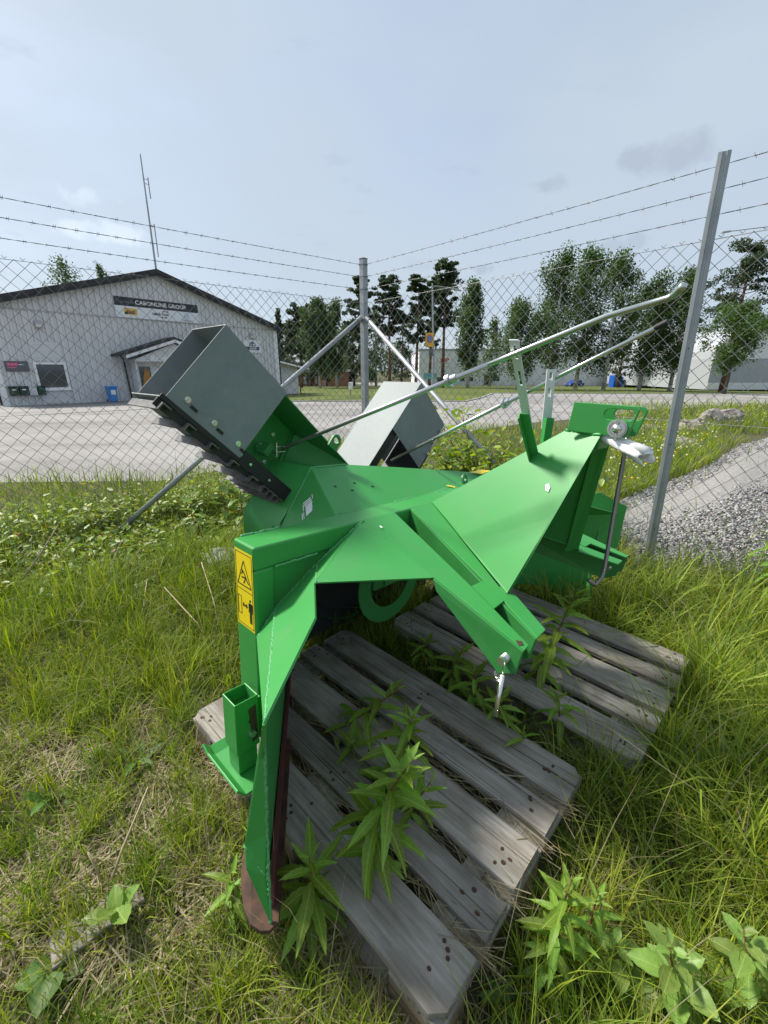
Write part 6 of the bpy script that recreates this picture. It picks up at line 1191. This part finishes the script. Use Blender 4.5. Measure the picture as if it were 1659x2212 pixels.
for u, v, n, ll, lab, ms in ((468, 1440, 6, .075, 'coltsfoot with rounded leaves beside the green post', RL), (262, 1478, 5, .07, 'coltsfoot in the short grass by the straw', RL), (300, 1440, 4, .06, 'small coltsfoot behind the larger one', RL), (205, 1545, 4, .06, 'flat coltsfoot on the bare patch', RL), (118, 1745, 5, .085, 'dandelion with upright leaves in the straw', DL), (300, 1660, 8, .10, 'dandelion with toothed leaves near the skid foot', DL), (258, 2010, 6, .08, 'single upright-leaved weed beside the old plank', WL), (118, 2120, 5, .07, 'broad-leaved weed near the old plank', RL), (1290, 1600, 5, .06, 'broad weed between the pallets', RL), (1120, 1560, 7, .055, 'nettle-like weed by the hanging linch pin', RL), (1060, 1490, 6, .055, 'shaded round-leaved weed beneath the link arm', RL), (1090, 2180, 5, .06, 'dandelion by the corner of the near pallet', DL)):
    b = pz(u, v, 0.); t_ = thing('weed', lab, 'plant', b)
    for i in range(n): add_leaf(ms[i % len(ms)], t_, (RND.uniform(-.01, .01), RND.uniform(-.01, .01), .01 + .015 * (i % 3) + (.04 if ms is WL else 0)), i * 2.4 + RND.uniform(-.3, .3), RND.uniform(.15, .9) if ms is not RL else RND.uniform(.05, .5), ll * RND.uniform(.7, 1.2))
# birch sapling at the gravel-side fence
for sx_, sy_, hs_, ns_, lab_ in ((.95, 3.75, 1.0, 17, 'young leafy birch growing through the gravel-side fence behind the machine'), (1.30, 3.45, .72, 12, 'lower birch seedling where the brace meets the ground')):
    sp = thing('birch_sapling', lab_, 'sapling', (sx_, sy_, 0)); mb = MB(); P = []
    for i in range(ns_):
        az = RND.uniform(0, 6.28); h = RND.uniform(.5, 1.25) * hs_; r_ = RND.uniform(.1, .75); e = A([math.cos(az) * r_, math.sin(az) * r_ * .7, h * (1 - .35 * r_)]); mb.tube([(0, 0, 0), e * .5 + (0, 0, .12), e], [.012, .007, .003], 5)
        for j in range(64): f_ = .3 + .7 * RND.random(); P.append(e * f_ + A([RND.gauss(0, .085), RND.gauss(0, .085), RND.gauss(.03, .07)]))
    build('stems', mb, 'stem_red', sp, smooth=True); n = len(P); c = np.array(UG)[NR.integers(0, len(UG) - 2, n)] * NR.uniform(.75, 1.3, (n, 1)); V, F, C = scatter(lt, ltf, np.array(P), rots(NR.uniform(0, 6.28, n), NR.uniform(-.9, .4, n), NR.uniform(-.8, .8, n), NR.uniform(.055, .10, n)), c); np_mesh('leaves', V, F, 'leaf_small', C, sp, kind='stuff')
# sticks, stalks, old plank
def stick(name, lab, cat, pts, r, mt): 
    t_ = MB(); t_.tube(pts, r, 6); o = build(name, t_, mt, smooth=True); o.data.transform(Matrix.Translation(-Vector(pts[0]))); o.location = pts[0]; return tag(o, lab, cat)
stick('branch', 'grey dead branch leaning in the leafy seedlings', 'branch', [pz(13, 1300, .02), pz(85, 1200, .16), pz(126, 1134, .26)], [.007, .006, .004], 'twig')
for (lab, pts) in (('kinked pale dry stalk in front of the leafy seedlings', [pz(466, 1412, .01), pz(425, 1345, .12), pz(355, 1268, .24), pz(390, 1276, .23)]), ('thin dry stalk beside the kinked one', [pz(480, 1400, .01), pz(462, 1300, .15), pz(435, 1215, .27), pz(418, 1240, .22)]), ('long pale dry stalk leaning over the straw', [pz(232, 1928, .01), pz(262, 1840, .12), pz(320, 1700, .26)]), ('short brown broken stalk near the old plank', [pz(228, 1926, .01), pz(205, 1870, .07), pz(190, 1842, .11)]), ('reddish dry stalk in the tall grass by the seedlings', [pz(305, 1372, .01), pz(312, 1290, .12), pz(318, 1250, .17)])): stick('dry_stalk', lab, 'stalk', pts, [.0035] * (len(pts) - 1) + [.0022], 'straw')
for lab, pts, r in (('dark forked twig past the end of the near pallet', [pz(1470, 1640, .10), pz(1465, 1760, .10), pz(1458, 1850, .06), pz(1410, 1930, .01)], .0032), ('thin reddish twig crossing the forked one', [pz(1465, 1700, .10), pz(1560, 1760, .10), pz(1660, 1830, .06)], .0024), ('thin twig arching over the grass to the willow', [pz(1465, 1780, .09), pz(1640, 1900, .08), pz(1700, 1920, .03)], .0024), ('upright bare twig in the tall grass', [pz(1640, 1990, .02), pz(1620, 1830, .14), pz(1590, 1740, .2)], .0024), ('bare twig lying near the willow sapling', [pz(1490, 2010, .04), pz(1600, 2060, .04), pz(1660, 2110, .02)], .0028), ('thick brown stick half hidden in the grass', [pz(1545, 1850, .02), pz(1570, 1960, .02), pz(1590, 2090, .02)], .009), ('grey twig beside the fireweed past the pallet', [pz(1135, 2055, .09), pz(1195, 2050, .10), pz(1250, 2010, .10)], .0026)): stick('twig', lab, 'twig', pts, r, 'twig')
a, b = pz(305, 1920, .034), pz(110, 2062, .03); d = b - a; o = build('old_plank', board_mesh(float(np.linalg.norm(d)), .085, .018, seed=9), 'wood_grey', bevel=.003); o.location = (a + b) / 2 + (0, 0, .0); o.rotation_euler = (.05, .02, math.atan2(d[1], d[0])); tag(o, 'rotten grey plank half sunk in the straw', 'plank')
